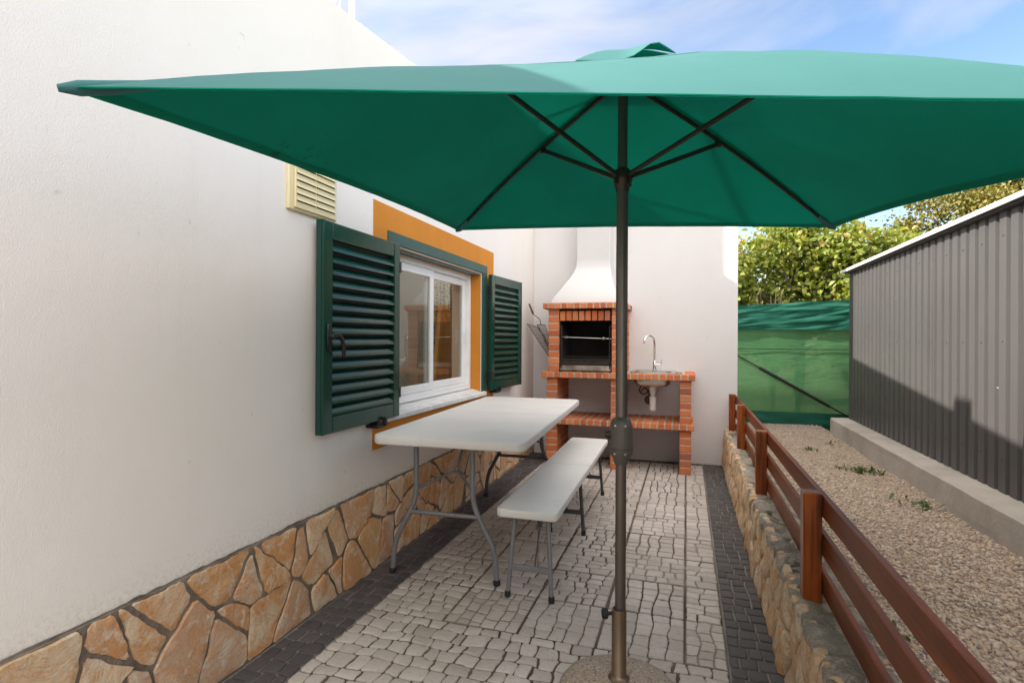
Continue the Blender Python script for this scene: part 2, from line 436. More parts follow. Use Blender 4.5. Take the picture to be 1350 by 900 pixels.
def shade_net(name, opacity, c1, c2, sheen=0):
    k = NT(name)
    c = k.mix(k.ramp(k.noise(3,6,.7), [(.35,0),(.7,1)]), c1, c2)
    k.color(c); k.set(.6, spec=.3)
    k.bump(k.noise(1, 3, .6, k.map((180,180,180))), .3, .002); k.bump(k.noise(5,4,.6,k.map((1,1,3))), .25, .03)
    tr = k.node('ShaderNodeBsdfTranslucent'); k.link(c, tr.inputs['Color'])
    mx = k.node('ShaderNodeMixShader'); mx.inputs[0].default_value = .3
    k.link(k.bs.outputs[0], mx.inputs[1]); k.link(tr.outputs[0], mx.inputs[2])
    tp = k.node('ShaderNodeBsdfTransparent')
    m2 = k.node('ShaderNodeMixShader')
    hole = k.noise(1, 2, .6, k.map((230,230,230)))
    k.link(k.math('MULTIPLY', k.ramp(hole, [(.30,.84),(.5,1)]), opacity), m2.inputs[0])
    k.link(tp.outputs[0], m2.inputs[1]); k.link(mx.outputs[0], m2.inputs[2]); k.link(m2.outputs[0], k.out.inputs['Surface'])
    return k.m
M['net'] = shade_net('green_shade_net', .97, (.065,.20,.085), (.10,.255,.11))
M['net_fold'] = shade_net('green_shade_net_folded', .985, (.012,.125,.085), (.02,.155,.11))

def glass():
    k = NT('window_glass')
    g = k.node('ShaderNodeBsdfGlossy'); g.inputs['Roughness'].default_value = .01; g.inputs['Color'].default_value = (.92,.95,.95,1)
    t = k.node('ShaderNodeBsdfTransparent'); t.inputs['Color'].default_value = (.86,.88,.86,1)
    fr = k.node('ShaderNodeFresnel'); ge = k.node('ShaderNodeNewGeometry'); k.link(k.math('SUBTRACT', 1.5, k.math('MULTIPLY', ge.outputs['Backfacing'], .8333)), fr.inputs['IOR'])
    mx = k.node('ShaderNodeMixShader'); k.link(fr.outputs[0], mx.inputs[0])
    k.link(t.outputs[0], mx.inputs[1]); k.link(g.outputs[0], mx.inputs[2]); k.link(mx.outputs[0], k.out.inputs['Surface'])
    return k.m
M['glass'] = glass()

# ------------------------------------------------------------------ stone patterns
def clip(poly, a, b, c):
    """keep a*x+b*y<=c"""
    out = []
    for i in range(len(poly)):
        p, q = poly[i], poly[(i+1) % len(poly)]
        dp = a*p[0]+b*p[1]-c; dq = a*q[0]+b*q[1]-c
        if dp <= 0: out.append(p)
        if dp*dq < 0:
            t = dp/(dp-dq); out.append((p[0]+(q[0]-p[0])*t, p[1]+(q[1]-p[1])*t))
    return out
def voronoi(u0, u1, v0, v1, nu, nv, jit, rg, gap=(.004,.012), asp=1.0):
    pts = []
    for j in range(nv):
        for i in range(nu):
            x = (i+.5+(.25 if j % 2 else -.25)+rg.uniform(-jit,jit))/nu; y = (j+.5+rg.uniform(-jit,jit))/nv
            pts.append((u0+(u1-u0)*x, v0+(v1-v0)*y))
    cells = []
    for i, p in enumerate(pts):
        poly = [(u0,v0),(u1,v0),(u1,v1),(u0,v1)]
        near = sorted(range(len(pts)), key=lambda k: (pts[k][0]-p[0])**2+((pts[k][1]-p[1])*asp)**2)[1:22]
        for k in near:
            q = pts[k]
            a, b = q[0]-p[0], (q[1]-p[1])*asp*asp
            c = (q[0]**2-p[0]**2+asp*asp*(q[1]**2-p[1]**2))/2
            L = math.hypot(a, b)
            poly = clip(poly, a, b, c - L*rg.uniform(*gap))
            if len(poly) < 3: break
        if len(poly) >= 3: cells.append(poly)
    return cells
def wobble(poly, step, amp, rg, cut=.25):
    """soften corners, then break the edges up"""
    P = []
    n = len(poly)
    for i in range(n):
        p, q = Vector(poly[i]), Vector(poly[(i+1) % n])
        L = (q-p).length
        if L < 1e-5: continue
        c = min(.02, L*cut)*rg.uniform(.3,1)
        P.append(p+(q-p)*(c/L)); 
        m = max(0, int(L/step)-1)
        for k in range(1, m+1):
            P.append(p+(q-p)*(k/(m+1)))
        P.append(q-(q-p)*(c/L))
    out = []
    for p in P:
        d = noise.noise_vector(Vector((p.x*17, p.y*17, 3.3)))*amp + noise.noise_vector(Vector((p.x*50, p.y*50, 8.1)))*amp*.5
        out.append(Vector((p.x+d.x, p.y+d.y)))
    return out
def relief_stone(mb, poly, place, depth, edge, r, rg, bulge=.006, tilt=.01):
    """stone with a rounded shoulder and a domed, tilted face; place(u,v,h) -> xyz"""
    c = sum(poly, Vector((0,0)))/len(poly)
    size = max((p-c).length for p in poly)
    tx, ty = rg.uniform(-tilt,tilt)/max(size,.03), rg.uniform(-tilt,tilt)/max(size,.03)
    rings = []
    for k, (sh, h) in enumerate(((0,-depth),(0,-depth*.35),(edge*.4,-depth*.08),(edge,0))):
        ring = []
        for p in poly:
            d = p-c; L = max(d.length,1e-4)
            q = c+d*max(0.1,(1-sh/L))
            hh = h+(q-c).x*tx+(q-c).y*ty if k else h
            ring.append((q, hh))
        rings.append(ring)
    for f, hb in ((.72,.6),(.38,.9)):
        ring = []
        for (q, h) in rings[3]:
            qq = c+(q-c)*f
            n1 = noise.noise(Vector((qq.x*11, qq.y*11, r*40)))*bulge*.8
            ring.append((qq, (qq-c).x*tx+(qq-c).y*ty+bulge*hb+n1))
        rings.append(ring)
    n = len(poly); pts = [place(q.x,q.y,h) for ring in rings for (q,h) in ring]; F = []
    for k in range(len(rings)-1):
        for i in range(n):
            j = (i+1) % n
            F.append((k*n+i,k*n+j,(k+1)*n+j,(k+1)*n+i))
    pts.append(place(c.x,c.y,bulge)); 
    for i in range(n): F.append(((len(rings)-1)*n+i,(len(rings)-1)*n+(i+1)%n,len(pts)-1))
    mb.mesh(pts, F, r)

# ------------------------------------------------------------------ world, sun, camera
SUN = Vector((1, .20, -.682)).normalized()          # travel direction of the light
elev = math.asin(-SUN.z)
w = bpy.data.worlds.new('World'); scene.world = w; w.use_nodes = True
nt = w.node_tree; bg = nt.nodes['Background']
sky = nt.nodes.new('ShaderNodeTexSky'); sky.sky_type = 'NISHITA'; sky.sun_disc = False
sky.sun_elevation = elev; sky.sun_rotation = math.atan2(-SUN.x, -SUN.y)
sky.altitude = 50; sky.air_density = 1.0; sky.dust_density = .5; sky.ozone_density = 1.9
tc = nt.nodes.new('ShaderNodeTexCoord')
def wn(t, **kw):
    x = nt.nodes.new(t)
    for k, v in kw.items(): setattr(x, k, v)
    return x
def wl(a, b): nt.links.new(a, b)
mp = wn('ShaderNodeMapping'); mp.inputs['Scale'].default_value = (1.2,1.0,2.4); mp.inputs['Location'].default_value = (.35,.1,0)
wl(tc.outputs['Generated'], mp.inputs[0])
nz = wn('ShaderNodeTexNoise'); nz.inputs['Scale'].default_value = 1.7; nz.inputs['Detail'].default_value = 8; nz.inputs['Roughness'].default_value = .52; nz.inputs['Distortion'].default_value = .6
wl(mp.outputs[0], nz.inputs['Vector'])
# clear patch of blue over the garden, broken cloud elsewhere
dt = wn('ShaderNodeVectorMath', operation='DOT_PRODUCT'); dt.inputs[1].default_value = Vector((.62,.72,.30)).normalized(); wl(tc.outputs['Generated'], dt.inputs[0])
mr = wn('ShaderNodeMapRange'); mr.inputs['From Min'].default_value = .30; mr.inputs['From Max'].default_value = 1.0; mr.inputs['To Min'].default_value = .25; mr.inputs['To Max'].default_value = -.07
wl(dt.outputs['Value'], mr.inputs['Value'])
ad = wn('ShaderNodeMath', operation='ADD'); wl(nz.outputs['Fac'], ad.inputs[0]); wl(mr.outputs[0], ad.inputs[1])
rp = wn('ShaderNodeValToRGB'); rp.color_ramp.elements[0].position = .44; rp.color_ramp.elements[1].position = .74
wl(ad.outputs[0], rp.inputs[0])
sx_ = wn('ShaderNodeSeparateXYZ'); wl(tc.outputs['Generated'], sx_.inputs[0])
cb = wn('ShaderNodeValToRGB'); e = cb.color_ramp.elements; e[0].position = .50; e[0].color = (3.15,3.1,3.2,1); e[1].position = .80; e[1].color = (11.4,10.75,10.0,1)
bk = wn('ShaderNodeMapRange'); bk.inputs['From Min'].default_value = .10; bk.inputs['From Max'].default_value = .85; bk.inputs['To Min'].default_value = 0; bk.inputs['To Max'].default_value = .75
d2 = wn('ShaderNodeVectorMath', operation='DOT_PRODUCT'); d2.inputs[1].default_value = Vector((.96,-.28,.0)).normalized(); wl(tc.outputs['Generated'], d2.inputs[0]); wl(d2.outputs['Value'], bk.inputs['Value'])
zz = wn('ShaderNodeMath', operation='ADD'); wl(sx_.outputs[2], zz.inputs[0]); wl(bk.outputs[0], zz.inputs[1])
wl(zz.outputs[0], cb.inputs[0])
mxw = wn('ShaderNodeMix', data_type='RGBA')
wl(rp.outputs[0], mxw.inputs[0]); wl(sky.outputs[0], mxw.inputs[6]); wl(cb.outputs[0], mxw.inputs[7])
wl(mxw.outputs[2], bg.inputs['Color'])
bg.inputs['Strength'].default_value = .075
sl = bpy.data.lights.new('sun','SUN'); sl.energy = 2.8; sl.angle = R(.53); sl.color = (1,.93,.83)
so = bpy.data.objects.new('sun', sl); col.objects.link(so); so.rotation_euler = SUN.to_track_quat('-Z','Y').to_euler(); so.location = (-6,-3,8)

cam = bpy.data.cameras.new('camera'); co = bpy.data.objects.new('camera', cam); col.objects.link(co); scene.camera = co
cam.sensor_width = 36; cam.lens = 720*36/1350; cam.clip_start = .05; cam.clip_end = 2000
cam.shift_y = -3.2/1350
th = math.atan(230/720)
co.matrix_world = Matrix.Translation((0,0,1.2)) @ Matrix.Rotation(th,4,'Z') @ Matrix.Rotation(R(90),4,'X') @ Matrix.Rotation(R(.3),4,'Z')
scene.view_settings.view_transform = 'Standard'; scene.view_settings.look = 'None'
scene.view_settings.exposure = 2.05; scene.view_settings.gamma = 1; scene.view_settings.use_curve_mapping = False
scene.cycles.use_denoising = True
scene.cycles.max_bounces = 10; scene.cycles.diffuse_bounces = 6; scene.cycles.transparent_max_bounces = 24

# ------------------------------------------------------------------ ground
WX = -1.56; BY = 5.63; GZ = .30            # house wall plane, back wall plane, gravel level
mb = MB(); mb.box(-1.5,14,-22,-1.21,-.4,-.012); tag(mb.build('bounce_patio', M['cobble'], fix=True), kind='structure')  # unseen pale paving behind the camera, added to bounce light into the yard
mb = MB()
mb.box(-60,60,-60,120,-.55,-.5)
tag(mb.build('ground', M['grass']), kind='structure')
mb = MB()                                    # garden level beyond the fence, and gravel strip
mb.box(.50,14,6.62,60,-.5,GZ-.02); mb.box(-14,.47,6.62,60,-.5,GZ-.021)
tag(mb.build('garden_ground', M['grass']), kind='structure')
mb = MB()
NX, NY = 26, 150
gp = []
for j in range(NY+1):
    for i in range(NX+1):
        x = .50+(1.36-.50)*i/NX; y = -1.6+(6.62+1.6)*j/NY
        z = GZ-.004+noise.noise(Vector((x*2.2,y*1.4,0)))*.014+noise.noise(Vector((x*9,y*9,4)))*.006
        gp.append((x,y,z))
mb.mesh(gp, [(j*(NX+1)+i, j*(NX+1)+i+1, (j+1)*(NX+1)+i+1, (j+1)*(NX+1)+i) for j in range(NY) for i in range(NX)])
mb.box(.50,1.36,-1.6,6.62,-.5,GZ-.06)
tag(mb.build('gravel_ground', M['soil'], smooth=60), kind='structure')
def gz(x, y): return GZ-.004+noise.noise(Vector((x*2.2,y*1.4,0)))*.014+noise.noise(Vector((x*9,y*9,4)))*.006

# loose pebbles, one object
def pebbles():
    rg = np.random.default_rng(5)
    t = (1+5**.5)/2
    V = np.array([(-1,t,0),(1,t,0),(-1,-t,0),(1,-t,0),(0,-1,t),(0,1,t),(0,-1,-t),(0,1,-t),(t,0,-1),(t,0,1),(-t,0,-1),(-t,0,1)],float); V /= np.linalg.norm(V[0])
    Fc = np.array([(0,11,5),(0,5,1),(0,1,7),(0,7,10),(0,10,11),(1,5,9),(5,11,4),(11,10,2),(10,7,6),(7,1,8),(3,9,4),(3,4,2),(3,2,6),(3,6,8),(3,8,9),(4,9,5),(2,4,11),(6,2,10),(8,6,7),(9,8,1)])
    vs = []; fs = []; rs = []; k = 0
    N = 42000
    for i in range(N):
        y = .7+5.85*rg.random()**1.25; x = rg.uniform(.52,1.35)
        big = .38+.62*math.exp(-max(0,y-1)/1.5)
        s = (.0042+.0080*rg.random()**2.2)*(.42+.85*big)
        if rg.random() < min(.82,max(0,(y-2.2)*.30))*(.75+.9*noise.noise(Vector((x*3,y*2,7)))): continue
        A = V*(1+rg.normal(0,.13,(12,1)))*np.array([s*rg.uniform(.8,1.4), s*rg.uniform(.7,1.1), s*rg.uniform(.5,.9)])
        a = rg.uniform(0,6.283); ca, sa = math.cos(a), math.sin(a)
        tl = rg.normal(0,.45)
        A = A @ np.array([[1,0,0],[0,math.cos(tl),math.sin(tl)],[0,-math.sin(tl),math.cos(tl)]]) @ np.array([[ca,sa,0],[-sa,ca,0],[0,0,1]])
        A = A + np.array([x,y,gz(x,y)+s*.22])
        vs.append(A); fs.append(Fc+k*12); rs.append(np.full(20, rg.random())); k += 1
    vs = np.concatenate(vs); fs = np.concatenate(fs); rs = np.concatenate(rs)
    me = bpy.data.meshes.new('gravel_pebbles')
    me.vertices.add(len(vs)); me.vertices.foreach_set('co', vs.ravel())
    me.loops.add(fs.size); me.loops.foreach_set('vertex_index', fs.ravel().astype(np.int32))
    me.polygons.add(len(fs)); me.polygons.foreach_set('loop_start', np.arange(0,fs.size,3,dtype=np.int32))
    me.update(); me.validate()
    me.polygons.foreach_set('use_smooth', np.ones(len(fs),bool))
    at = me.attributes.new('rnd','FLOAT','FACE'); at.data.foreach_set('value', rs.astype(np.float32))
    me.materials.append(M['pebble'])
    o = bpy.data.objects.new('gravel_pebbles', me); col.objects.link(o)
    tag(o, 'loose pinkish beige gravel between the stone wall and the kerb', 'gravel', kind='stuff')
pebbles()

# paving: rows of stones with wavy joints
def paving(mb, x0, x1, y0, y1, sx, sy, rg, jit, gap, z=0., amp=.006, across=True):
    """fills a rectangle with courses of stones; across=True runs the courses along X"""
    U0, U1, V0, V1 = (x0,x1,y0,y1) if across else (y0,y1,x0,x1)
    nr = max(1, round((V1-V0)/sy)); rows = [V0]
    for k in range(1,nr): rows.append(V0+(V1-V0)*k/nr+rg.uniform(-1,1)*sy*jit*.5)
    rows.append(V1)
    def rowv(k, u):
        if k in (0, nr): return rows[k]
        return rows[k]+noise.noise(Vector((u*9, rows[k]*13, 2.2)))*amp*2+noise.noise(Vector((u*30,rows[k]*7,5)))*amp*.7
    for k in range(nr):
        nc = max(1, round((U1-U0)/sx)); off = rg.uniform(-.35,.35)
        us = [U0]
        for c in range(1,nc): us.append(U0+(U1-U0)*(c+off*(1 if c < nc else 0))/nc+rg.uniform(-1,1)*sx*jit)
        us.append(U1); us.sort()
        us = [us[0]]+[u for u in us[1:-1] if u-us[0] > sx*.3 and us[-1]-u > sx*.3]+[us[-1]]
        sl = [0]+[rg.uniform(-1,1)*sx*jit*.6 for _ in us[1:-1]]+[0]
        for c in range(len(us)-1):
            g = gap*rg.uniform(.6,1.35)
            a0, a1 = us[c]-sl[c]/2, us[c]+sl[c]/2
            b0, b1 = us[c+1]-sl[c+1]/2, us[c+1]+sl[c+1]/2
            P = []
            q = lambda a, b, t: a+(b-a)*t
            for t in (0,.33,.67,1): u = q(a0+g, b0-g, t); P.append((u, rowv(k,u)+g))
            um = q(b0,b1,.5)-g; P.append((um+rg.uniform(-1,1)*amp*.6, q(rowv(k,um),rowv(k+1,um),.5)))
            for t in (1,.67,.33,0): u = q(a1+g, b1-g, t); P.append((u, rowv(k+1,u)-g))
            um = q(a0,a1,.5)+g; P.append((um+rg.uniform(-1,1)*amp*.6, q(rowv(k,um),rowv(k+1,um),.5)))
            # cut the four corners a little
            n = len(P); Q = []
            for i, p in enumerate(P):
                if i in (0,3,5,8):
                    a, b = Vector(P[i-1]), Vector(P[(i+1)%n]); p = Vector(p); cc = .22
                    Q += [p+(a-p)*cc*.8, p+(b-p)*cc*.8]
                else: Q.append(Vector(p))
            if not across: Q = [Vector((p.y,p.x)) for p in Q]
            cen = sum(Q, Vector((0,0)))/len(Q); n = len(Q); rr = rg.random()
            dz = rg.uniform(-.0012,.0012); tx, ty = rg.uniform(-.012,.012), rg.uniform(-.012,.012)
            rings = []
            for ins, h in ((0,-.012),(0,-.0045),(.0022,-.001),(.007,0)):
                for p in Q:
                    d = p-cen; L = max(d.length,.001); s = cen+d*max(.2,1-ins/L)
                    rings.append((s.x,s.y,z+h+(dz+(s-cen).x*tx+(s-cen).y*ty if h > -.01 else 0)))
            F = [(r*n+i,r*n+(i+1)%n,(r+1)*n+(i+1)%n,(r+1)*n+i) for r in range(3) for i in range(n)]
            F.append(tuple(3*n+i for i in range(n)))
            mb.mesh(rings, F, rr)

rg = random.Random(11)
XL, XR0, XR1 = -1.331, .154, .345
lines = [-1.331,-.985,-.655,-.334,0.,.154]
mb = MB()
YN = 2.13
paving(mb, XL, XR0, -1.2, YN, .076, .066, rg, .26, .0036, amp=.011)
y = YN
k = 0
pale_panels = []
while y < BY-.10:
    y2 = min(y+.335, BY-.10)
    for i in range(5):
        a, b = lines[i]+.0034, lines[i+1]-.0034
        m = rg.random()
        if rg.random() < .42: pale_panels.append((a, b, y+.004, y2-.004, rg.random()))
        paving(mb, a, b, y+.0036, y2-.0036, rg.choice((.062,.072,.085)), rg.choice((.055,.060,.068)), rg, rg.uniform(.14,.30), rg.choice((.0020,.0028,.0036)), amp=.008, across=m < .62)
    y = y2; k += 1
o = mb.build('terrace_paving', M['cobble'], smooth=50); tag(o, kind='structure')
mb = MB()
for (a,b,c,d,q) in pale_panels: mb.box(a,b,c,d,-.010,-.0016-.0016*q)
tag(mb.build('joint_filling', M['joint_pale']), kind='structure')
mb = MB(); mb.box(XL,XR0,-1.2,BY-.1,-.3,-.0062); tag(mb.build('terrace_ground', M['joint']), kind='structure')
mb = MB()
paving(mb, -1.535, XL-.004, -1.2, BY-.02, .066, .070, rg, .10, .0042, amp=.004)
tag(mb.build('dark_paving_border', M['cobble_dark'], smooth=50), kind='structure')
mb = MB()
paving(mb, XR0+.004, XR1, -1.2, BY-.02, .062, .072, rg, .10, .0036, amp=.004)
paving(mb, XL+.002, XR0, BY-.098, BY-.02, .09, .075, rg, .10, .003, amp=.004)
tag(mb.build('grey_paving_border', M['cobble_grey'], smooth=50), kind='structure')
mb = MB(); mb.box(-1.545,XL,-1.2,BY,-.3,-.0066); mb.box(XR0,XR1+.03,-1.2,BY,-.3,-.0066); mb.box(XL,XR0,BY-.1,BY,-.3,-.0066)
tag(mb.build('border_ground', M['joint_grey']), kind='structure')

# ------------------------------------------------------------------ house
house = thing('house', 'white rendered house with stone base, ochre window surround and green shutters', 'house', (WX,2.5,0))
def H(p): return p
hl = Vector((WX,2.5,0))
class HB(MB):
    """mesh built in world coordinates and shifted to the house's base"""
    def build(self, name, mat, parent=None, **kw):
        off = Vector((0,0,0)); p = parent
        while p is not None: off = off+p.location; p = p.parent
        self.v = [tuple(Vector(q)-off) for q in self.v]
        return MB.build(self, name, mat, parent, **kw)
OY0, OY1, OZ0, OZ1 = 2.74, 4.07, .745, 1.715          # window opening
rz = lambda y: 2.49+.12*y
# front wall as a frame around the opening, 0.25 thick
mb = HB(); T0 = WX-.25
def quadwall(mb, y0, y1, z0, z1f, z1b=None):
    za, zb = z1f, z1f if z1b is None else z1b
    p = [(T0,y0,z0),(WX,y0,z0),(WX,y1,z0),(T0,y1,z0),(T0,y0,za),(WX,y0,za),(WX,y1,zb),(T0,y1,zb)]
    mb.mesh(p, [(0,3,2,1),(4,5,6,7),(0,1,5,4),(1,2,6,5),(2,3,7,6),(3,0,4,7)])
quadwall(mb, -5, OY0, -.3, rz(-5), rz(OY0)); quadwall(mb, OY1, BY+.25, -.3, rz(OY1), rz(BY+.25))
quadwall(mb, OY0, OY1, -.3, OZ0); quadwall(mb, OY0, OY1, OZ1, rz(OY0), rz(OY1))
mb.build('wall', M['plaster'], house)
# rough little fringe of cement where the render ends on the stone base
mb = HB()
rg = random.Random(3); yy = -1.2; up = []; lo = []
while yy < BY:
    up.append((yy, .425+noise.noise(Vector((yy*6,0,0)))*.008+noise.noise(Vector((yy*31,3,0)))*.006)); yy += .02
for i in range(len(up)-1):
    (ya,za),(yb,zb) = up[i],up[i+1]
    mb.face([(WX+.0035,ya,.39),(WX+.0035,yb,.39),(WX+.0035,yb,zb),(WX+.0035,ya,za)])
mb.build('render_edge', M['grout'], house)
# wall behind the barbecue
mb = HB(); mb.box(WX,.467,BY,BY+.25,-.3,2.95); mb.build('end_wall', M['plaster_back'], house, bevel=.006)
# roof deck behind the parapet, with an unseen opening added to light the room
mb = HB()
def deck(xa,xb,ya,yb):
    p = [(xa,ya,rz(ya)-.25),(xb,ya,rz(ya)-.25),(xb,yb,rz(yb)-.25),(xa,yb,rz(yb)-.25)]
    mb.mesh(p+[(a,b,c-.2) for a,b,c in p], [(0,1,2,3),(7,6,5,4),(0,4,5,1),(1,5,6,2),(2,6,7,3),(3,7,4,0)])
deck(T0-5.5,T0,-5,2.9); deck(T0-5.5,T0,5.2,BY+.25); deck(T0-5.5,T0-.70,2.9,5.2)
mb.build('roof', M['concrete'], house)
mb = HB(); ys = 2.90; mb.cbox(-2.72,-2.52,ys-.10,ys+.10,rz(ys)-.26,rz(3.17)+.745,.006); mb.build('chimney', M['plaster'], house)
for q in ((T0-5.5,T0,BY,BY+.25,-.3,2.9),(T0-5.5,T0,-5.2,-5,-.3,1.9),(T0-5.7,T0-5.5,-5,BY,-.3,2.4)):
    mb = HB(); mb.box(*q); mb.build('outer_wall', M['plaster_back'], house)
# room behind the window
mb = HB()
x0, x1, y0, y1, z0, z1 = T0-2.6, T0-.002, 1.6, 5.3, .0, 2.2
mb.face([(x0,y0,z0),(x0,y1,z0),(x0,y1,z1),(x0,y0,z1)]); mb.face([(x0,y0,z0),(x1,y0,z0),(x1,y0,z1),(x0,y0,z1)])
mb.face([(x0,y1,z0),(x1,y1,z0),(x1,y1,z1),(x0,y1,z1)]); mb.face([(x0,y0,z0),(x1,y0,z0),(x1,y1,z0),(x0,y1,z0)])
mb.build('room_lining', M['room'], house, fix=False)

# stone base
rg = random.Random(21)
mb = HB()
for poly in voronoi(-1.2, BY-.01, .0, .415, 40, 2, .48, rg, (.002,.011)):
    cs = [poly]
    c = (sum(p[0] for p in poly)/len(poly), sum(p[1] for p in poly)/len(poly))
    w_ = max(p[0] for p in poly)-min(p[0] for p in poly); h_ = max(p[1] for p in poly)-min(p[1] for p in poly)
    if rg.random() < .62 and max(w_,h_) > .12:          # split some stones for irregular sizes
        a = rg.uniform(-.9,.9)+(0 if w_ > h_ else 1.57); d = (math.cos(a), math.sin(a)); off = d[0]*c[0]+d[1]*c[1]+rg.uniform(-.055,.055)
        g = rg.uniform(.003,.009)
        cs = [clip(poly, d[0], d[1], off-g), clip(poly, -d[0], -d[1], -off-g)]
    for q in cs:
        if len(q) < 3: continue
        area = abs(sum(q[i][0]*q[(i+1)%len(q)][1]-q[(i+1)%len(q)][0]*q[i][1] for i in range(len(q))))/2
        if area < .0012: continue
        ww = wobble(q, .011, .0078, rg, .24)
        ox = rg.uniform(-.003,.004)
        relief_stone(mb, ww, lambda u,v,h: (WX+.017+h+ox, u, min(v,.417)), .014, .0022, rg.random(), rg, .001, .006)
plinth = mb.build('stone_base', M['plinth'], house, smooth=40)
mb = HB()
mb.box(WX-.01, WX+.0115, -1.2, BY-.002, -.2, .418)
mb.build('mortar', M['grout'], plinth)

# window
win = bpy.data.objects.new('window', None); col.objects.link(win); win.parent = house; win.location = Vector((WX,(OY0+OY1)/2,OZ0))-hl
mb = HB()
S = WX+.003
for (a,b,c,d) in ((2.492,2.63,.615,1.926),(4.18,4.352,.615,1.926),(2.63,4.18,1.79,1.926),(2.63,4.18,.615,.742)):
    mb.box(WX-.004, S, a, b, c, d)
mb.box(WX-.118, WX-.003, OY1-.0025, OY1+.02, OZ0+.02, OZ1); mb.box(WX-.118, WX-.003, OY0-.02, OY0+.0025, OZ0+.02, OZ1); mb.box(WX-.118,WX-.003,OY0+.0025,OY1-.0025,OZ1-.0025,OZ1+.02)
mb.build('painted_surround', M['orange'], win)
mb = HB()
mb.cbox(WX-.012, WX+.012, 2.63, 4.18, 1.722, 1.79, .003)
mb.cbox(WX-.012, WX+.010, 2.63, 2.735, .775, 1.7215, .003); mb.cbox(WX-.012, WX+.010, 4.078, 4.18, .775, 1.7215, .003)
mb.box(WX-.05, WX-.0125, 2.76, 4.05, 1.700, 1.7135)
mb.build('shutter_frame', M['green_frame'], win)
mb = HB()
p = [(WX-.115,OY0+.004,.812),(WX+.028,OY0-.165,.774),(WX+.028,OY1+.07,.774),(WX-.115,OY1-.004,.812)]
for y0, y1, xa, xb in ((OY0+.003,OY1-.003,WX-.115,WX),(2.575,4.135,WX+.0035,WX+.028)):
    za = .776+(.036*(WX+.028-xa)/.143); zb = .776+(.036*(WX+.028-xb)/.143)
    q = [(xa,y0,.748),(xb,y0,.748),(xb,y1,.748),(xa,y1,.748),(xa,y0,za),(xb,y0,zb),(xb,y1,zb),(xa,y1,za)]
    mb.mesh(q, [(0,3,2,1),(4,5,6,7),(0,1,5,4),(1,2,6,5),(2,3,7,6),(3,0,4,7)])
mb.build('sill', M['marble'], win, bevel=.003)
FX = WX-.085
mb = HB()
def frame(mb, y0,y1,z0,z1,x0,x1,w):
    mb.cbox(x0,x1,y0,y0+w,z0,z1,.003); mb.cbox(x0,x1,y1-w,y1,z0,z1,.003)
    mb.cbox(x0+.0005,x1-.0005,y0+w,y1-w,z0,z0+w,.003); mb.cbox(x0+.0005,x1-.0005,y0+w,y1-w,z1-w,z1,.003)
frame(mb, OY0+.006, OY1-.006, .808, OZ1-.006, FX-.06, FX, .042)
mb.cbox(FX-.03,FX+.012,OY0+.05,OY1-.05,.8085,.8205,.002)
mb.build('frame', M['white_alu'], win)
ym = 3.37
for (a,b,xo) in ((OY0+.049, ym+.03, -.005),(ym-.03, OY1-.049, -.031)):
    mb = HB(); frame(mb, a, b, .852, OZ1-.05, FX+xo-.022, FX+xo, .05); s = mb.build('sash', M['white_alu'], win)
    mb = HB(); mb.box(FX+xo-.013, FX+xo-.009, a+.046, b-.046, .897, OZ1-.095); mb.build('pane', M['glass'], win)
mb = HB(); mb.cbox(FX-.005,FX+.006,OY1-.10,OY1-.085,1.16,1.27,.002); mb.build('sash_latch', M['white_alu'], win)

# shutters: hinge at local origin, leaf runs along +Y local, face towards +X
def shutter(loc, rzv, wid, hgt, hs, label):
    s = bpy.data.objects.new('shutter', None); col.objects.link(s); s.parent = house; s.location = Vector(loc)-hl; s.rotation_euler = (0,0,rzv); s['label'] = label
    st = .062; t = .034
    mb = MB()
    mb.cbox(0,t,0,st,0,hgt,.004); mb.cbox(0,t,wid-st,wid,0,hgt,.004)
    mb.cbox(.0006,t-.0006,st,wid-st,0,.075,.004); mb.cbox(.0006,t-.0006,st,wid-st,hgt-.075,hgt,.004)
    mb.cbox(-.004,t+.004,wid+.0005,wid+.009,0,hgt,.002); mb.box(.008,t-.008,wid,wid+.012,0.01,hgt-.01)
    mb.build('frame', M['green'], s)
    mb = MB(); n = 15; z0 = .078; z1 = hgt-.078
    for i in range(n):
        zc = z0+(z1-z0)*(i+.5)/n
        T = Matrix.Translation((t*.5,0,zc)) @ Matrix.Rotation(R(50),4,'Y')
        # slat lens section
        prof = [(-.030,-.003),(-.020,.002),(0,.004),(.020,.002),(.030,-.003),(.020,-.005),(0,-.0045),(-.020,-.005)]
        pts = [T @ Vector((a,yy,b)) for yy in (st+.001,wid-st-.001) for a,b in prof]; m = len(prof)
        mb.mesh(pts, [(k,(k+1)%m,m+(k+1)%m,m+k) for k in range(m)]+[tuple(range(m))[::-1],tuple(range(m,2*m))])
    mb.build('louvres', M['green'], s)
    mb = MB(); mb.box(.0025,.0055,st,wid-st,.075,hgt-.075); mb.build('back_panel', M['gasket'], s)
    for zc in (.10,hgt-.155):
        mb = MB(); mb.cbox(-.002,t+.003,-.012,.010,zc,zc+.06,.003); mb.build('hinge', M['black'], s)
    return s
sL = shutter((WX+.026, 2.672, .776), R(180), .66, .94, 1, 'nearer shutter leaf with a black lever handle')
# left leaf is folded back towards the camera: mirror it so its face still looks at the yard
for ch in sL.children:
    me = ch.data
    for v in me.vertices: v.co.x = -v.co.x
    me.flip_normals()
sR = shutter((WX+.026, 4.165, .782), R(-4), .665, .94, 1, 'farther shutter leaf swung slightly off the wall')
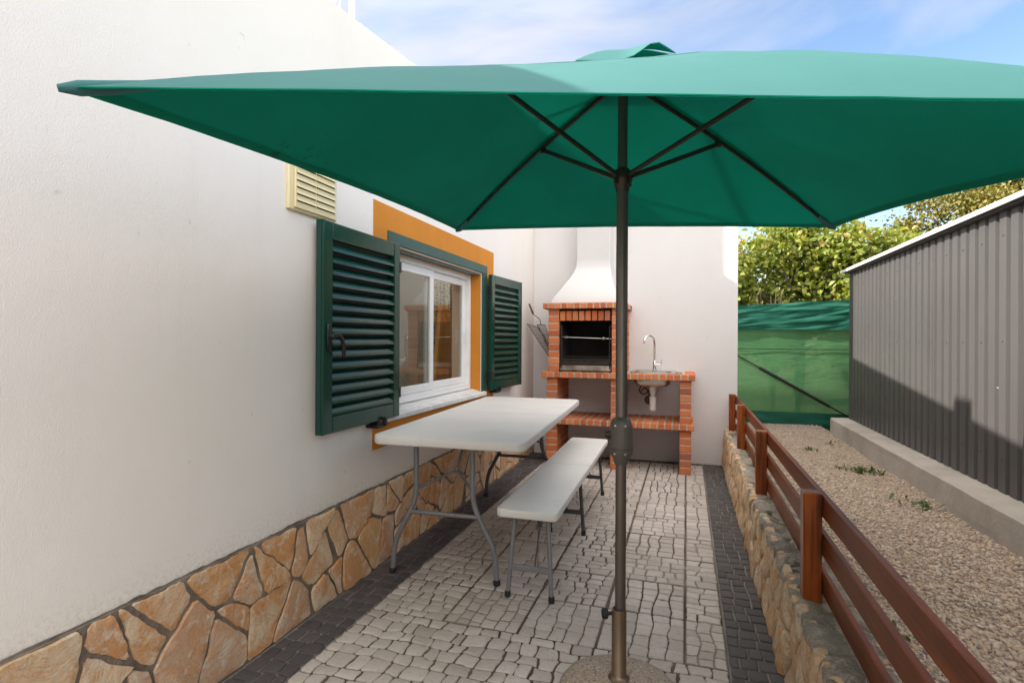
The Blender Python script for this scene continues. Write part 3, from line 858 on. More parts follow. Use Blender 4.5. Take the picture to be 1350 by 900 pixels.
# lever handle on the near leaf (local: y grows away from the hinge, face at -x)
mb = MB(); yh = .63; zh = .42
mb.cbox(-.044,-.0345,yh-.014,yh+.014,zh-.055,zh+.065,.004)
mb.lathe([(.012,0),(.012,.018),(.009,.026)],12,T=Matrix.Translation((-.044,yh,zh+.012)) @ Matrix.Rotation(R(-90),4,'Y'))
mb.tube(bez([(-.066,yh+.004,zh+.014),(-.070,yh-.022,zh+.018),(-.072,yh-.048,zh-.006),(-.070,yh-.060,zh-.040),(-.068,yh-.068,zh-.082)],5),[.010]*10+[.0095]*5+[.009]*5+[.007],10)
mb.build('handle', M['black'], sL, smooth=40)
def catch(y, z):
    mb = HB()
    mb.cbox(WX+.002, WX+.075, y-.045, y+.035, z, z+.016, .004); mb.cbox(WX+.06,WX+.085,y+.018,y+.036,z+.008,z+.052,.004)
    mb.cbox(WX+.01,WX+.07,y-.03,y+.02,z+.0165,z+.026,.003); mb.build('shutter_catch', M['black'], house)
catch(2.47,.742); catch(4.30,.755)

# wall vent
mb = HB(); mb.cbox(WX-.002,WX+.016,1.84,2.155,1.728,1.945,.004); mb.cbox(WX+.0161,WX+.024,1.868,2.148,1.738,1.938,.003)
vt = mb.build('wall_vent', M['vent'], house)
mb = HB()
for i in range(6):
    z = 1.765+i*.0285
    for a,b in ((1.878,1.998),(2.004,2.132)): mb.box(WX+.0235,WX+.0246,a,b,z,z+.0055)
mb.build('slots', M['vent_dark'], vt)
mb = HB()
for i in range(6):
    z = 1.765+i*.0285
    for a,b in ((1.878,1.998),(2.004,2.132)):
        mb.mesh([(WX+.0242,a,z+.0057),(WX+.0242,b,z+.0057),(WX+.031,b,z+.0035),(WX+.031,a,z+.0035),(WX+.0242,a,z+.017),(WX+.0242,b,z+.017)],[(0,1,2,3),(3,2,5,4),(0,3,4),(1,5,2)])
mb.build('louvres', M['vent'], vt)

# roof railing seen above the parapet
mb = HB()
for y in (.9,1.7,2.47): mb.tube([(WX-.12,y,rz(y)-.02),(WX-.12,y,rz(y)+.85)],.017,10)
mb.tube([(WX-.12,.9,rz(.9)+.85),(WX-.12,2.47,rz(2.47)+.85)],.016,10); mb.tube([(WX-.12,1.6,rz(1.6)+.55),(WX-.12,2.47,rz(2.47)+.30)],.012,8)
mb.tube([(WX-.12,2.47,rz(2.47)+.30),(WX-.13,2.22,rz(2.22)-.02)],.012,8); mb.tube([(WX-.10,2.32,rz(2.32)-.02),(WX-.12,2.38,rz(2.38)+.22)],.004,6)
mb.build('roof_railing', M['white_alu'], house, smooth=40)

# what is seen behind the glass
t = thing('wooden_board', 'tall light brown wooden board leaning inside the right window pane', 'board', (WX-.50,4.50,0))
T = Matrix.Rotation(R(-11),4,'X'); mb = MB(); mb.cbox(-.015,.015,-.42,.20,.0,1.44,.004,T=T); mb.build('panel', M['board'], t)
mb = MB(); mb.cbox(.0155,.022,-.42,-.36,.0,1.44,.002,T=T); mb.cbox(.0155,.022,.14,.20,0,1.44,.002,T=T); mb.cbox(.0155,.0215,-.36,.14,1.37,1.44,.002,T=T); mb.build('edge_strip', M['board'], t)
mb = MB()
N = 40; P = []
for i in range(N+1):
    y = 4.62+i/N*.70; x = WX-.75+.03*math.sin(i*1.25)+.008*math.sin(i*.6)
    P += [(x,y,.02),(x,y,2.1)]
mb.mesh(P, [(2*i,2*i+2,2*i+3,2*i+1) for i in range(N)])
o = mb.build('curtain', M['curtain'], smooth=80); so_ = o.modifiers.new('cloth','SOLIDIFY'); so_.thickness = .003
tag(o, 'brown curtain with a small pattern hanging behind the right window pane', 'curtain')

# ------------------------------------------------------------------ barbecue
bb = thing('barbecue', 'red brick barbecue with white flared hood, sink counter and lower shelf', 'barbecue', (-.62,5.35,0))
bl = Vector((-.62,5.35,0))
FY = 5.09
rg = random.Random(31)
def brick_pillar(mb, mm, x0, x1, y0, y1, z0, z1, h=.0535, j=.011, side_split=True):
    n = max(1, round((z1-z0)/(h+j))); hh = (z1-z0)/n
    for i in range(n):
        za = z0+i*hh+j/2; zb = z0+(i+1)*hh-j/2
        ys = [y0,(y0+y1)/2+(.045 if i%2 else -.045),y1] if side_split and y1-y0 > .3 else [y0,y1]
        for k in range(len(ys)-1):
            a = ys[k]+(j/2 if k else 0); b = ys[k+1]-(j/2 if k < len(ys)-2 else 0)
            mb.cbox(x0,x1,a,b,za,zb,.004,rg.random(),jit=.0012)
    mm.box(x0+.004,x1-.004,y0+.004,y1-.004,z0,z1)
def brick_course(mb, mm, x0, x1, y0, y1, z0, z1, w=.052, j=.011, deep=None):
    n = round((x1-x0)/(w+j)); ww = (x1-x0)/n
    ds = [y0,y1] if not deep else [y0+(y1-y0)*k/deep for k in range(deep+1)]
    for i in range(n):
        for k in range(len(ds)-1):
            a = ds[k]+(j/2 if k else 0); b = ds[k+1]-(j/2 if k < len(ds)-2 else 0)
            mb.cbox(x0+i*ww+j/2,x0+(i+1)*ww-j/2,a,b,z0,z1,.005,rg.random(),jit=.0015)
    mm.box(x0+.006,x1-.006,y0+.004,y1-.002,z0+.003,z1-.003)
def brick_part(name, fn):
    mb = HB(); mm = HB(); fn(mb, mm); o = mb.build(name, M['brick'], bb); mm.build('mortar', M['mortar'], o); return o
PX_ = [(-1.278,-1.172),(-.668,-.562),(-.056,.044)]
for (a,b) in PX_:
    brick_part('pillar', lambda mb,mm: (brick_pillar(mb,mm,a,b,FY,BY-.004,0,.395), brick_pillar(mb,mm,a+.001,b-.001,FY+.004,BY-.004,.4505,.836)))
brick_part('shelf', lambda mb,mm: brick_course(mb,mm,-1.325,.072,FY-.028,BY-.005,.396,.450,deep=3))
def counter(mb, mm):
    brick_course(mb,mm,-1.325,-.545,FY-.030,FY+.075,.8365,.892)
    brick_course(mb,mm,-.545,.08,FY-.030,FY+.075,.8365,.892)
    mm.box(-1.315,-.53,FY+.076,BY-.004,.842,.886)
    mm.box(-.53,.07,FY+.076,FY+.09,.842,.886); mm.box(-.53,.07,BY-.07,BY-.004,.842,.886); mm.box(-.04,.07,FY+.09,BY-.07,.842,.886); mm.box(-.53,-.50,FY+.09,BY-.07,.842,.886)
    for k in range(4): mb.cbox(-.012,.078,FY+.082+k*.115,FY+.082+k*.115+.104,.8365,.8915,.005,rg.random())
brick_part('counter', counter)
brick_part('chamber_pillar', lambda mb,mm: brick_pillar(mb,mm,-1.262,-1.158,FY+.006,BY-.004,.8925,1.488))
brick_part('chamber_pillar', lambda mb,mm: brick_pillar(mb,mm,-.660,-.552,FY+.006,BY-.004,.8925,1.488))
def lintel(mb, mm):
    x = -1.150
    for k in range(8):
        mb.cbox(x,x+.050,FY+.012,FY+.11,1.376,1.470,.004,rg.random(),jit=.001); x += .0605
brick_part('lintel', lintel)
brick_part('mantel', lambda mb,mm: brick_course(mb,mm,-1.312,-.520,FY-.035,BY-.005,1.4885,1.542,deep=3))
mb = HB()   # sooty lining
mb.box(-1.157,-1.150,FY+.04,BY-.02,.893,1.487); mb.box(-.668,-.661,FY+.04,BY-.02,.893,1.487); mb.box(-1.15,-.668,BY-.03,BY-.02,.893,1.487); mb.box(-1.15,-.668,FY+.02,BY-.03,.8925,.897); mb.box(-1.15,-.668,FY+.055,BY-.03,1.472,1.487)
mb.build('fire_chamber', M['soot'], bb)
mb = HB()   # fire tray front
mb.box(-1.150,-.668,FY+.035,FY+.039,.965,1.01); mb.box(-1.150,-.668,FY+.03,BY-.05,.955,.9595)
for x in (-1.14,-.685): mb.cbox(x,x+.010,FY+.018,FY+.028,.9,1.33,.002)
for z in (.9015,1.007): mb.cbox(-1.15,-.668,FY+.018,FY+.0285,z,z+.010,.002)
mb.build('fire_tray', M['iron'], bb)
mb = HB(); mb.mesh([(-1.145,FY+.010,.903),(-.672,FY+.010,.903),(-.672,FY+.032,.955),(-1.145,FY+.032,.955)],[(0,1,2,3)]); 
mb.box(-1.145,-.672,FY+.008,FY+.0115,.898,.912)
mb.build('ash_guard', M['steel_used'], bb)
mb = HB()
mb.tube([(-1.17,FY+.12,1.222),(-.63,FY+.12,1.205)],.004,8)
mb.lathe([(.003,0),(.014,.008),(.018,.02),(.014,.032),(.004,.04)],14,T=Matrix.Translation((-.77,FY+.12,1.209)) @ Matrix.Rotation(R(90),4,'Y'))
mb.cbox(-1.13,-1.09,FY+.112,FY+.128,1.210,1.232,.003); mb.cbox(-.70,-.67,FY+.112,FY+.128,1.2,1.214,.003)
mb.build('spit', M['steel'], bb, smooth=40)
mb = HB()
for k in range(14): mb.tube([(-1.14+k*.0355,FY+.05,1.035),(-1.14+k*.0355,BY-.06,1.035)],.003,6)
mb.tube([(-1.148,FY+.05,1.035),(-.67,FY+.05,1.035)],.004,6); mb.build('grate', M['iron'], bb)
# hood: flared, then a straight flue
mb = HB()
prof = [(1.5425,-1.248,-.585,FY+.02),(1.575,-1.238,-.594,FY+.03),(1.62,-1.212,-.614,FY+.055),(1.68,-1.172,-.642,FY+.10),(1.75,-1.130,-.672,FY+.15),(1.82,-1.096,-.696,FY+.24),(1.88,-1.071,-.712,FY+.295),(1.93,-1.058,-.720,FY+.32),(2.0,-1.055,-.722,FY+.325),(2.35,-1.055,-.722,FY+.325),(2.75,-1.055,-.722,FY+.325),(3.35,-1.055,-.722,FY+.325)]
pts = []; F = []
for z,a,b,yf in prof: pts += [(a,yf,z),(b,yf,z),(b,BY-.003,z),(a,BY-.003,z)]
for i in range(len(prof)-1):
    for k in range(4): F.append((i*4+k,i*4+(k+1)%4,(i+1)*4+(k+1)%4,(i+1)*4+k))
F += [(3,2,1,0),tuple(len(pts)-4+k for k in range(4))]
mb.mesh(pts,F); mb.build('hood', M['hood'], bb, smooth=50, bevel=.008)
# sink set into the counter
sx0, sx1, sy0, sy1 = -.475,-.135,FY+.10,BY-.085
mb = HB()
mb.cbox(-.50,-.09,FY+.083,sy0,.8925,.8985,.002); mb.cbox(-.50,-.09,sy1,BY-.02,.8925,.8985,.002); mb.cbox(-.50,sx0,sy0,sy1,.8925,.8985,.002); mb.cbox(sx1,-.09,sy0,sy1,.8925,.8985,.002)
def rrect(x0,x1,y0,y1,r,n=5):
    out = []
    for cx,cy,a0 in ((x1-r,y1-r,0),(x0+r,y1-r,90),(x0+r,y0+r,180),(x1-r,y0+r,270)):
        for k in range(n+1):
            a = R(a0+90*k/n); out.append((cx+r*math.cos(a),cy+r*math.sin(a)))
    return out
lev = [(.897,0,.05),(.845,.003,.05),(.79,.012,.055),(.768,.03,.06),(.760,.07,.05)]
rings = [[(x,y,z) for x,y in rrect(sx0+i,sx1-i,sy0+i,sy1-i,r)] for z,i,r in lev]; m = len(rings[0])
mb.mesh([p for q in rings for p in q],[(a*m+k,a*m+(k+1)%m,(a+1)*m+(k+1)%m,(a+1)*m+k) for a in range(len(rings)-1) for k in range(m)]+[tuple((len(rings)-1)*m+k for k in range(m))])
mb.build('sink', M['steel'], bb, smooth=45)
mb = HB()
cx, cy = -.30, 5.32
for (z0,z1,r) in ((.728,.757,.038),(.700,.7275,.030),(.668,.6995,.023),(.630,.6675,.032),(.560,.6295,.030),(.545,.5595,.033),(.532,.5445,.026)):
    mb.lathe([(r*.96,0),(r,.003),(r,z1-z0-.003),(r*.96,z1-z0)],20,(cx,cy,z0))
mb.tube(bez([(cx,cy+.02,.655),(cx,cy+.12,.655),(cx,BY-.005,.64)],5),.018,12)
mb.build('drain_trap', M['pvc'], bb, smooth=40)
mb = HB()
mb.tube(bez([(-.40,5.36,.77),(-.43,5.38,.72),(-.41,5.40,.68),(-.37,5.42,.68),(-.355,5.42,.71),(-.385,5.42,.735),(-.42,5.50,.70),(-.43,BY-.004,.68)],5),.006,8)
mb.tube(bez([(-.33,5.38,.77),(-.345,5.40,.70),(-.33,5.42,.66),(-.31,5.50,.69),(-.30,BY-.004,.70)],5),.006,8)
mb.lathe([(.045,0),(.045,.006),(.03,.01)],16,T=Matrix.Translation((-.355,BY-.003,.60)) @ Matrix.Rotation(R(90),4,'X'))
mb.build('water_hose', M['rackwire'], bb, smooth=40)
mb = HB()
mb.lathe([(.024,0),(.024,.006),(.017,.012),(.0165,.085),(.013,.092),(.0095,.098)],18,(-.297,5.515,.8985))
mb.tube(bez([(-.297,5.515,.99),(-.297,5.515,1.12),(-.300,5.505,1.19),(-.318,5.48,1.228),(-.345,5.45,1.240),(-.372,5.42,1.226),(-.385,5.40,1.195),(-.387,5.398,1.165)],6),.0095,12)
mb.tube([(-.297,5.51,.955),(-.232,5.50,.955)],.0125,12); mb.tube([(-.238,5.50,.955),(-.228,5.47,.995),(-.226,5.46,1.01)],[.006,.005,.0045],8)
mb.build('tap', M['chrome'], bb, smooth=40)

# grilling racks propped in the corner by the chamber
def rack(name, label, pts4, n1, n2, handle):
    t = thing(name, label, 'grill rack', pts4[3], 0, 'wire grill racks by the barbecue')
    L = Vector(pts4[3]); a,b,c,d = [Vector(p)-L for p in pts4]        # top-left, top-right, bottom-right, bottom-left
    mb = MB(); mb.tube([a,b,c,d,a],.0042,6)
    for k in range(1,n1): s = k/n1; mb.tube([a.lerp(b,s),d.lerp(c,s)],.0022,5)
    for k in range(1,n2): s = k/n2; mb.tube([a.lerp(d,s),b.lerp(c,s)],.0022,5)
    mb.build('grid', M['rackwire'], t, smooth=60)
    if handle:
        hp = [Vector(p)-L for p in handle]
        mb = MB(); mb.tube(rounded(hp[:-1],.02,3),.004,6); mb.build('handle_rod', M['rackwire'], t, smooth=60)
        mb = MB(); mb.tube([hp[-2],hp[-2].lerp(hp[-1],.15),hp[-1]],[.008,.011,.009],10); mb.build('grip', M['bark'], t, smooth=60)
rack('grill_rack','wire grill rack with a wooden grip leaning upright beside the chimney hood',
     [(-1.445,5.36,1.345),(-1.385,5.44,1.345),(-1.283,5.46,1.05),(-1.283,5.33,1.04)],6,3,
     [(-1.415,5.40,1.345),(-1.425,5.39,1.405),(-1.46,5.385,1.43),(-1.492,5.38,1.455),(-1.535,5.375,1.56)])
rack('grill_rack','square mesh grill rack without a grip slanting lowest beside the brick pillar',
     [(-1.545,5.34,1.355),(-1.455,5.48,1.32),(-1.27,5.50,1.0),(-1.27,5.33,.965)],6,14,None)

# ------------------------------------------------------------------ folding table and bench
ft = thing('folding_table', 'long folding table with a pale plastic top and grey bent steel legs under the window', 'table', (-1.105,3.215,0), R(3))
def slab(L, W, z0, z1, rad, notch):
    """moulded top, length along Y, rounded corners and edges"""
    mb = MB(); rings = []
    for ins,z in ((.010,z0),(.002,z0+.006),(0,z0+.016),(0,z1-.010),(.003,z1-.003),(.010,z1)):
        rings.append([(x,y,z) for x,y in rrect(-W/2+ins,W/2-ins,-L/2+ins,L/2-ins,max(.01,rad-ins),7)])
    m = len(rings[0])
    # edge notches at both ends (the hand grips): raise the lower ring there
    for ri in (0,1,2):
        rings[ri] = [(x,y,z+(notch*.75 if abs(abs(y)-L/2) < .03 and abs(x) < W*.28 else 0)) for x,y,z in rings[ri]]
    F = [(a*m+k,a*m+(k+1)%m,(a+1)*m+(k+1)%m,(a+1)*m+k) for a in range(len(rings)-1) for k in range(m)]
    F += [tuple(range(m))[::-1],tuple((len(rings)-1)*m+k for k in range(m))]
    mb.mesh([p for q in rings for p in q],F); return mb
slab(1.845,.755,.695,.740,.055,.012).build('tabletop', M['plastic'], ft, smooth=35)
mb = MB(); mb.box(-.372,.372,-.0009,.0009,.700,.7402); mb.build('fold_seam', M['leg_grey'], ft)
mb = MB()
mb.cbox(-.31,-.28,-.80,.80,.672,.6945,.003); mb.cbox(.28,.31,-.80,.80,.672,.6945,.003); mb.build('under_rail', M['leg_dark'], ft)
for sy in (-1,1):
    yl = sy*.71; ox = -.085 if sy < 0 else -.03
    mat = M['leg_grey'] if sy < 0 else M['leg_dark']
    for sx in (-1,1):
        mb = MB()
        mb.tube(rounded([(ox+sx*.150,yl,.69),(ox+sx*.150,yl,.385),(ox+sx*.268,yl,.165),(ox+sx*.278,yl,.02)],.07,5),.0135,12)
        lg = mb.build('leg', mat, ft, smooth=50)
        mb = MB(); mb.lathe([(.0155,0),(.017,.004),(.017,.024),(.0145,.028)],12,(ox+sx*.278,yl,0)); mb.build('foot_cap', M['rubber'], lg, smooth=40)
    for hw,zz in ((.185,.322),(.16,.678)):
        mb = MB(); mb.tube([(ox-hw,yl,zz),(ox+hw,yl,zz)],.0115,10); mb.build('cross_bar', mat, ft, smooth=50)
    mb = MB()
    ya = yl-sy*.19
    mb.tube([(ox-.150,yl-sy*.012,.44),(ox,ya,.50)],.0075,8); mb.tube([(ox+.150,yl-sy*.012,.44),(ox,ya,.50)],.0075,8); mb.tube([(ox,ya,.50),(ox,yl-sy*.34,.685)],.008,8)
    mb.lathe([(.013,0),(.013,.03)],10,(ox,ya,.485)); mb.build('brace', mat, ft, smooth=50)

fb = thing('folding_bench', 'narrow folding bench with a pale plastic seat on six thin grey legs', 'bench', (-.70,3.305,0), R(1.0))
slab(1.90,.288,.388,.430,.028,.016).build('seat', M['plastic'], fb, smooth=35)
mb = MB(); mb.box(-.139,.139,.0191,.0209,.392,.4302); mb.build('fold_seam', M['leg_grey'], fb)
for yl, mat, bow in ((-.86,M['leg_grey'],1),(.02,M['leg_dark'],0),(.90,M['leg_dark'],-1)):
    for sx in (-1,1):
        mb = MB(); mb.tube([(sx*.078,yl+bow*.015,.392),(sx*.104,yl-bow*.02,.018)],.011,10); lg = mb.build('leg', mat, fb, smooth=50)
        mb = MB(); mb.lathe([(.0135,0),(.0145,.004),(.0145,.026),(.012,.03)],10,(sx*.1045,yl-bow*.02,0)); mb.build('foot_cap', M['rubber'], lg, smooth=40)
    mb = MB(); T = None
    mb.cbox(-.092,.092,yl-.008-bow*.01,yl+.006-bow*.01,.125,.152,.003); mb.build('cross_bar', mat, fb)
    if bow:
        mb = MB(); mb.tube([(.02,yl,.14),(.0,yl+bow*.20,.30),(0,yl+bow*.27,.385)],.004,6); mb.tube([(.035,yl,.15),(.03,yl+bow*.02,.38)],.002,5)
        mb.cbox(-.012,.012,yl+bow*.18-.012,yl+bow*.18+.012,.27,.315,.003); mb.build('brace', M['leg_dark'], fb, smooth=40)
    else:
        mb = MB(); mb.cbox(-.04,.05,yl-.10,yl-.03,.26,.385,.01); mb.tube([(0,yl-.06,.28),(0,yl,.14)],.006,6); mb.build('folding_lock', M['rubber'], fb)

# ------------------------------------------------------------------ parasol
PB = Vector((-.207,1.855,0))
pb = thing('parasol_stand', 'round exposed aggregate parasol stand with a bronze tube and black knob', 'parasol stand', (-.210,1.850,0))
mb = MB(); mb.lathe([(.186,.0),(.198,.004),(.199,.028),(.190,.040),(.155,.056),(.09,.066),(.045,.070),(.03,.071)],64); mb.build('weight', M['aggregate'], pb, smooth=50)
mb = MB(); mb.lathe([(.036,.070),(.036,.074),(.028,.080),(.0245,.084),(.0245,.298),(.0235,.302),(.0205,.302),(.0205,.28)],32); mb.build('tube', M['bronze_warm'], pb, smooth=50)
T = Matrix.Rotation(R(-75),4,'Z') @ Matrix.Translation((0,-.024,.308)) @ Matrix.Rotation(R(90),4,'X')
T = Matrix.Rotation(R(-72),4,'Z') @ Matrix.Translation((0,-.0235,.286)) @ Matrix.Rotation(R(90),4,'X')
mb = MB(); mb.lathe([(.006,0),(.006,.012),(.016,.015),(.018,.019),(.018,.030),(.014,.034)],10,T=T); mb.build('knob', M['rubber'], pb, smooth=35)

pa = thing('parasol', 'large square dark green canvas parasol on a bronze pole with a crank', 'parasol', tuple(PB))
AP = Vector((0,0,2.09)); HUB = Vector((0,0,1.748))
C4 = {'NL':Vector((-1.062,.685,1.648))-PB,'NR':Vector((.95,1.09,1.528))-PB,'FR':Vector((.653,2.887,1.731))-PB,'FL':Vector((-1.208,2.781,1.801))-PB}
mb = MB(); mb.lathe([(.0195,.935),(.0195,1.70)],24); mb.lathe([(.0165,1.70),(.0165,2.10)],24); mb.build('pole', M['bronze'], pa, smooth=50)
mb = MB(); mb.lathe([(.0180,.205),(.0180,.80)],24); mb.build('lower_pole', M['bronze'], pa, smooth=50)
mb = MB(); mb.lathe([(.020,.783),(.024,.790),(.026,.800),(.038,.822),(.0385,.826),(.0385,.900),(.0375,.912),(.032,.930),(.024,.940),(.0205,.942)],32)
cr = mb.build('crank_housing', M['housing'], pa, smooth=35)
mb = MB(); mb.lathe([(.0392,.8355),(.0392,.8375)],32); mb.build('seam', M['gasket'], cr)
for a, z, d in ((-60,.915,.036),(-115,.915,.036),(-60,.822,.0365),(-118,.822,.0365)):
    T = Matrix.Rotation(R(a+90),4,'Z') @ Matrix.Translation((0,-d,z)) @ Matrix.Rotation(R(90),4,'X'); mb = MB(); mb.lathe([(.004,-.003),(.004,.0015),(.002,.002)],8,T=T); mb.build('screw', M['chrome'], cr)
T = Matrix.Rotation(R(-75),4,'Z') @ Matrix.Translation((0,-.036,.882)) @ Matrix.Rotation(R(90),4,'X')
mb = MB(); mb.lathe([(.015,0),(.015,.006),(.012,.008),(.012,.016),(.009,.018)],16,T=T); mb.build('crank_socket', M['bronze_dark'], cr, smooth=40)
mb = MB(); mb.lathe([(.021,-.055),(.023,-.05),(.023,-.028),(.027,-.022),(.029,-.010),(.029,.010),(.025,.018),(.020,.022)],24,tuple(HUB)); mb.build('hub', M['bronze_dark'], pa, smooth=40)
mb = MB(); mb.lathe([(.019,2.05),(.034,2.055),(.034,2.10),(.02,2.12),(.012,2.15)],20); mb.build('crown', M['bronze_dark'], pa, smooth=40)
def rib_pt(c, s, drop=.020):
    p = AP.lerp(c, s); p.z += .030*math.sin(math.pi*min(1,s))*1.0 - drop*(1-.75*min(1,s)**6)
    return p
tj = {'NL':.37,'NR':.37,'FL':.36,'FR':.37}
for kx, c in C4.items():
    mb = MB(); d = Vector((c.x,c.y,0)).normalized()
    mb.tube([rib_pt(c, s) for s in [.03]+[k/16 for k in range(1,17)]]+[rib_pt(c,1.0)],.0085,8,flat=.75)
    rb = mb.build('rib', M['bronze_dark'], pa, smooth=40)
    j = rib_pt(c, tj[kx], .034)
    mb = MB(); mb.tube([HUB+d*.028, j],.0085,8,flat=.75); st_ = mb.build('strut', M['bronze_dark'], pa, smooth=40)
    mb = MB(); mb.cbox(-.010,.010,-.008,.008,-.012,.016,.002,T=Matrix.Translation(j) @ Matrix.Rotation(math.atan2(d.y,d.x),4,'Z'))
    mb.build('strut_joint', M['bronze_dark'], rb)
    T = Matrix.Translation(HUB+d*.034+Vector((0,0,-.014))); mb = MB(); mb.lathe([(.002,-.018),(.006,-.014),(.006,-.004),(.003,.004)],8,T=T); mb.build('rivet', M['bronze_dark'], st_)
# canopy: four panels
order = ['NL','NR','FR','FL']
def panel_pt(a, b, s, t, bulge, hemcut):
    A_, B_ = C4[a], C4[b]
    p1 = AP.lerp(A_, s); p2 = AP.lerp(B_, s)
    bow = .030*math.sin(math.pi*s)
    p = p1.lerp(p2, t); p.z += bow
    w_ = 4*t*(1-t)
    # cut of the hem: pulled in at mid edge, and sag or lift of the cloth between ribs
    mid = AP-(A_+B_)*.5; p += Vector((mid.x,mid.y,mid.z))*hemcut*w_*s**3
    bl_, br_ = bulge
    p.z += (bl_*(1-t)+br_*t*t*1.5)*w_*(s**1.2)*(1-s**5)*1.2
    p.z += .005*noise.noise(Vector((p.x*4,p.y*4,1)))*s*(1-.8*s**8) + .0035*noise.noise(Vector((p.x*11,p.y*11,3)))*s*(1-.7*s**8) + .010*noise.noise(Vector((t*9,s*3.0,ord(a[0])+ord(b[1]))))*s*w_*(1-s**6) + .0035*abs(noise.noise(Vector((t*26+s*4,s*5,2.7))))*s*(1-s**6)
    return p
canopy_parts = {('NL','NR'):((.010,.11),.012),('NR','FR'):((.05,.0),.045),('FR','FL'):((-.012,-.012),.025),('FL','NL'):((-.012,.0),.03)}
mb = MB()
NS, NTT = 26, 30
for (a,b),(bulge,hc) in canopy_parts.items():
    P = []; rows_ = [.075+(1-.075)*i/NS for i in range(NS+1)]
    for s in rows_:
        for k in range(NTT+1): P.append(panel_pt(a,b,s,k/NTT,bulge,hc))
    W_ = NTT+1
    F = [(i*W_+k,i*W_+k+1,(i+1)*W_+k+1,(i+1)*W_+k) for i in range(NS) for k in range(NTT)]
    mb.mesh(P, F, .5, 0)
    mb.mesh([p-Vector((0,0,.0025)) for p in P], [f[::-1] for f in F], .5, 1)
    # hem band joining both sheets
    Lr = NS*W_
    for k in range(NTT):
        p, q = P[Lr+k], P[Lr+k+1]; mb.face([p,q,q-Vector((0,0,.0025)),p-Vector((0,0,.0025))],.5,1)
can = mb.build('canopy', [M['canopy_out'],M['canopy_in']], pa, smooth=60, fix=False)
# folded hem strip along the underside
mb = MB()
for (a,b),(bulge,hc) in canopy_parts.items():
    for k in range(NTT):
        q = [panel_pt(a,b,s,t,bulge,hc)-Vector((0,0,.0045)) for s,t in ((.974,k/NTT),(1,k/NTT),(1,(k+1)/NTT),(.974,(k+1)/NTT))]
        mb.face(q)
mb.build('hem', M['canopy_in'], can, fix=False)
for kx, c in C4.items():            # reinforcing tape sewn along each rib
    nb = [(a,b) for (a,b) in canopy_parts if kx in (a,b)]; mb = MB(); NN = 24
    for (a,b) in nb:
        bu, hc = canopy_parts[(a,b)]; L = []
        for k in range(NN+1):
            s = .09+.88*k/NN; t0 = 0 if a == kx else 1; wd = .016/(s*1.95); t1 = wd if a == kx else 1-wd
            L.append((panel_pt(a,b,s,t0,bu,hc)-Vector((0,0,.0052)), panel_pt(a,b,s,t1,bu,hc)-Vector((0,0,.0052))))
        for k in range(NN): mb.face([L[k][0],L[k+1][0],L[k+1][1],L[k][1]])
    mb.build('seam_tape', M['canopy_in'], can, fix=False)
for kx, c in C4.items():
    d = (c-AP).normalized(); mb = MB()
    mb.tube([rib_pt(c,.90,.020),rib_pt(c,.95,.024),rib_pt(c,.985,.022),rib_pt(c,1.006,.016)],[.008,.012,.013,.006],10,flat=1.5)
    mb.build('corner_pocket', M['canopy_out'], can, smooth=50)
# vent cap over the top
mb = MB()
capc = {}
for k, c in C4.items(): capc[k] = AP.lerp(c,.15)+Vector((0,0,.045))
capa = AP+Vector((0,0,.080)); capc['NR'].z += .012
for i in range(4):
    a, b = capc[order[i]], capc[order[(i+1)%4]]; P = []
    for s in [k/10 for k in range(11)]:
        for t in [k/12 for k in range(13)]:
            p = capa.lerp(a,s).lerp(capa.lerp(b,s),t); p.z += .012*math.sin(math.pi*s)+(.050*math.exp(-((t-.80)/.17)**2) if i == 0 else .055*4*t*(1-t) if i == 1 else .03*4*t*(1-t))*s**2; P.append(p)
    F = [(r*13+k,r*13+k+1,(r+1)*13+k+1,(r+1)*13+k) for r in range(10) for k in range(12)]
    mb.mesh(P,F,.5,0); mb.mesh([p-Vector((0,0,.0025)) for p in P],[f[::-1] for f in F],.5,1)
mb.build('vent_cap', [M['canopy_out'],M['canopy_in']], can, smooth=60, fix=False)

# ------------------------------------------------------------------ low stone wall and wooden fence
sw = thing('stone_wall', 'low rubble retaining wall with a weathered grey top under the wooden fence', 'wall', (.45,2.2,0))
rg = random.Random(44)
topz = lambda y: .325+.035*max(0,(y-3.2)/2.4)+noise.noise(Vector((y*1.3,0,9)))*.012
mb = HB()
for poly in voronoi(-1.2, BY-.012, -.01, .33, 92, 2, .42, rg, (.001,.005), .7):
    if len(poly) < 3: continue
    ww = wobble(poly, .03, .004, rg)
    if max((p-ww[0]).length for p in ww) < .02: continue
    off = rg.uniform(-.006,.008)
    def pl(u,v,h,off=off):
        lean = .022*(v/.33)+noise.noise(Vector((u*2.2,v*2,1)))*.010
        return (.335+lean-h-off, u, min(v,.33)*(topz(u)/.33))
    relief_stone(mb, ww, pl, .03, .009, rg.random(), rg, .008, .012)
mb.build('face', M['rubble'], sw, smooth=40)
mb = HB()
N = 90
for i in range(N):
    ya = -1.2+(BY-.004+1.2)*i/N; yb = -1.2+(BY-.004+1.2)*(i+1)/N
    q = []
    for y in (ya,yb): q += [(.352,y,-.2),(.565,y,-.2),(.565,y,topz(y)-.02),(.368,y,topz(y)-.016)]
    mb.mesh(q,[(0,1,5,4),(1,2,6,5),(2,3,7,6),(3,0,4,7)]+([(0,3,2,1)] if i == 0 else [])+([(4,5,6,7)] if i == N-1 else []))
mb.build('core', M['grout'], sw)
mb = HB()
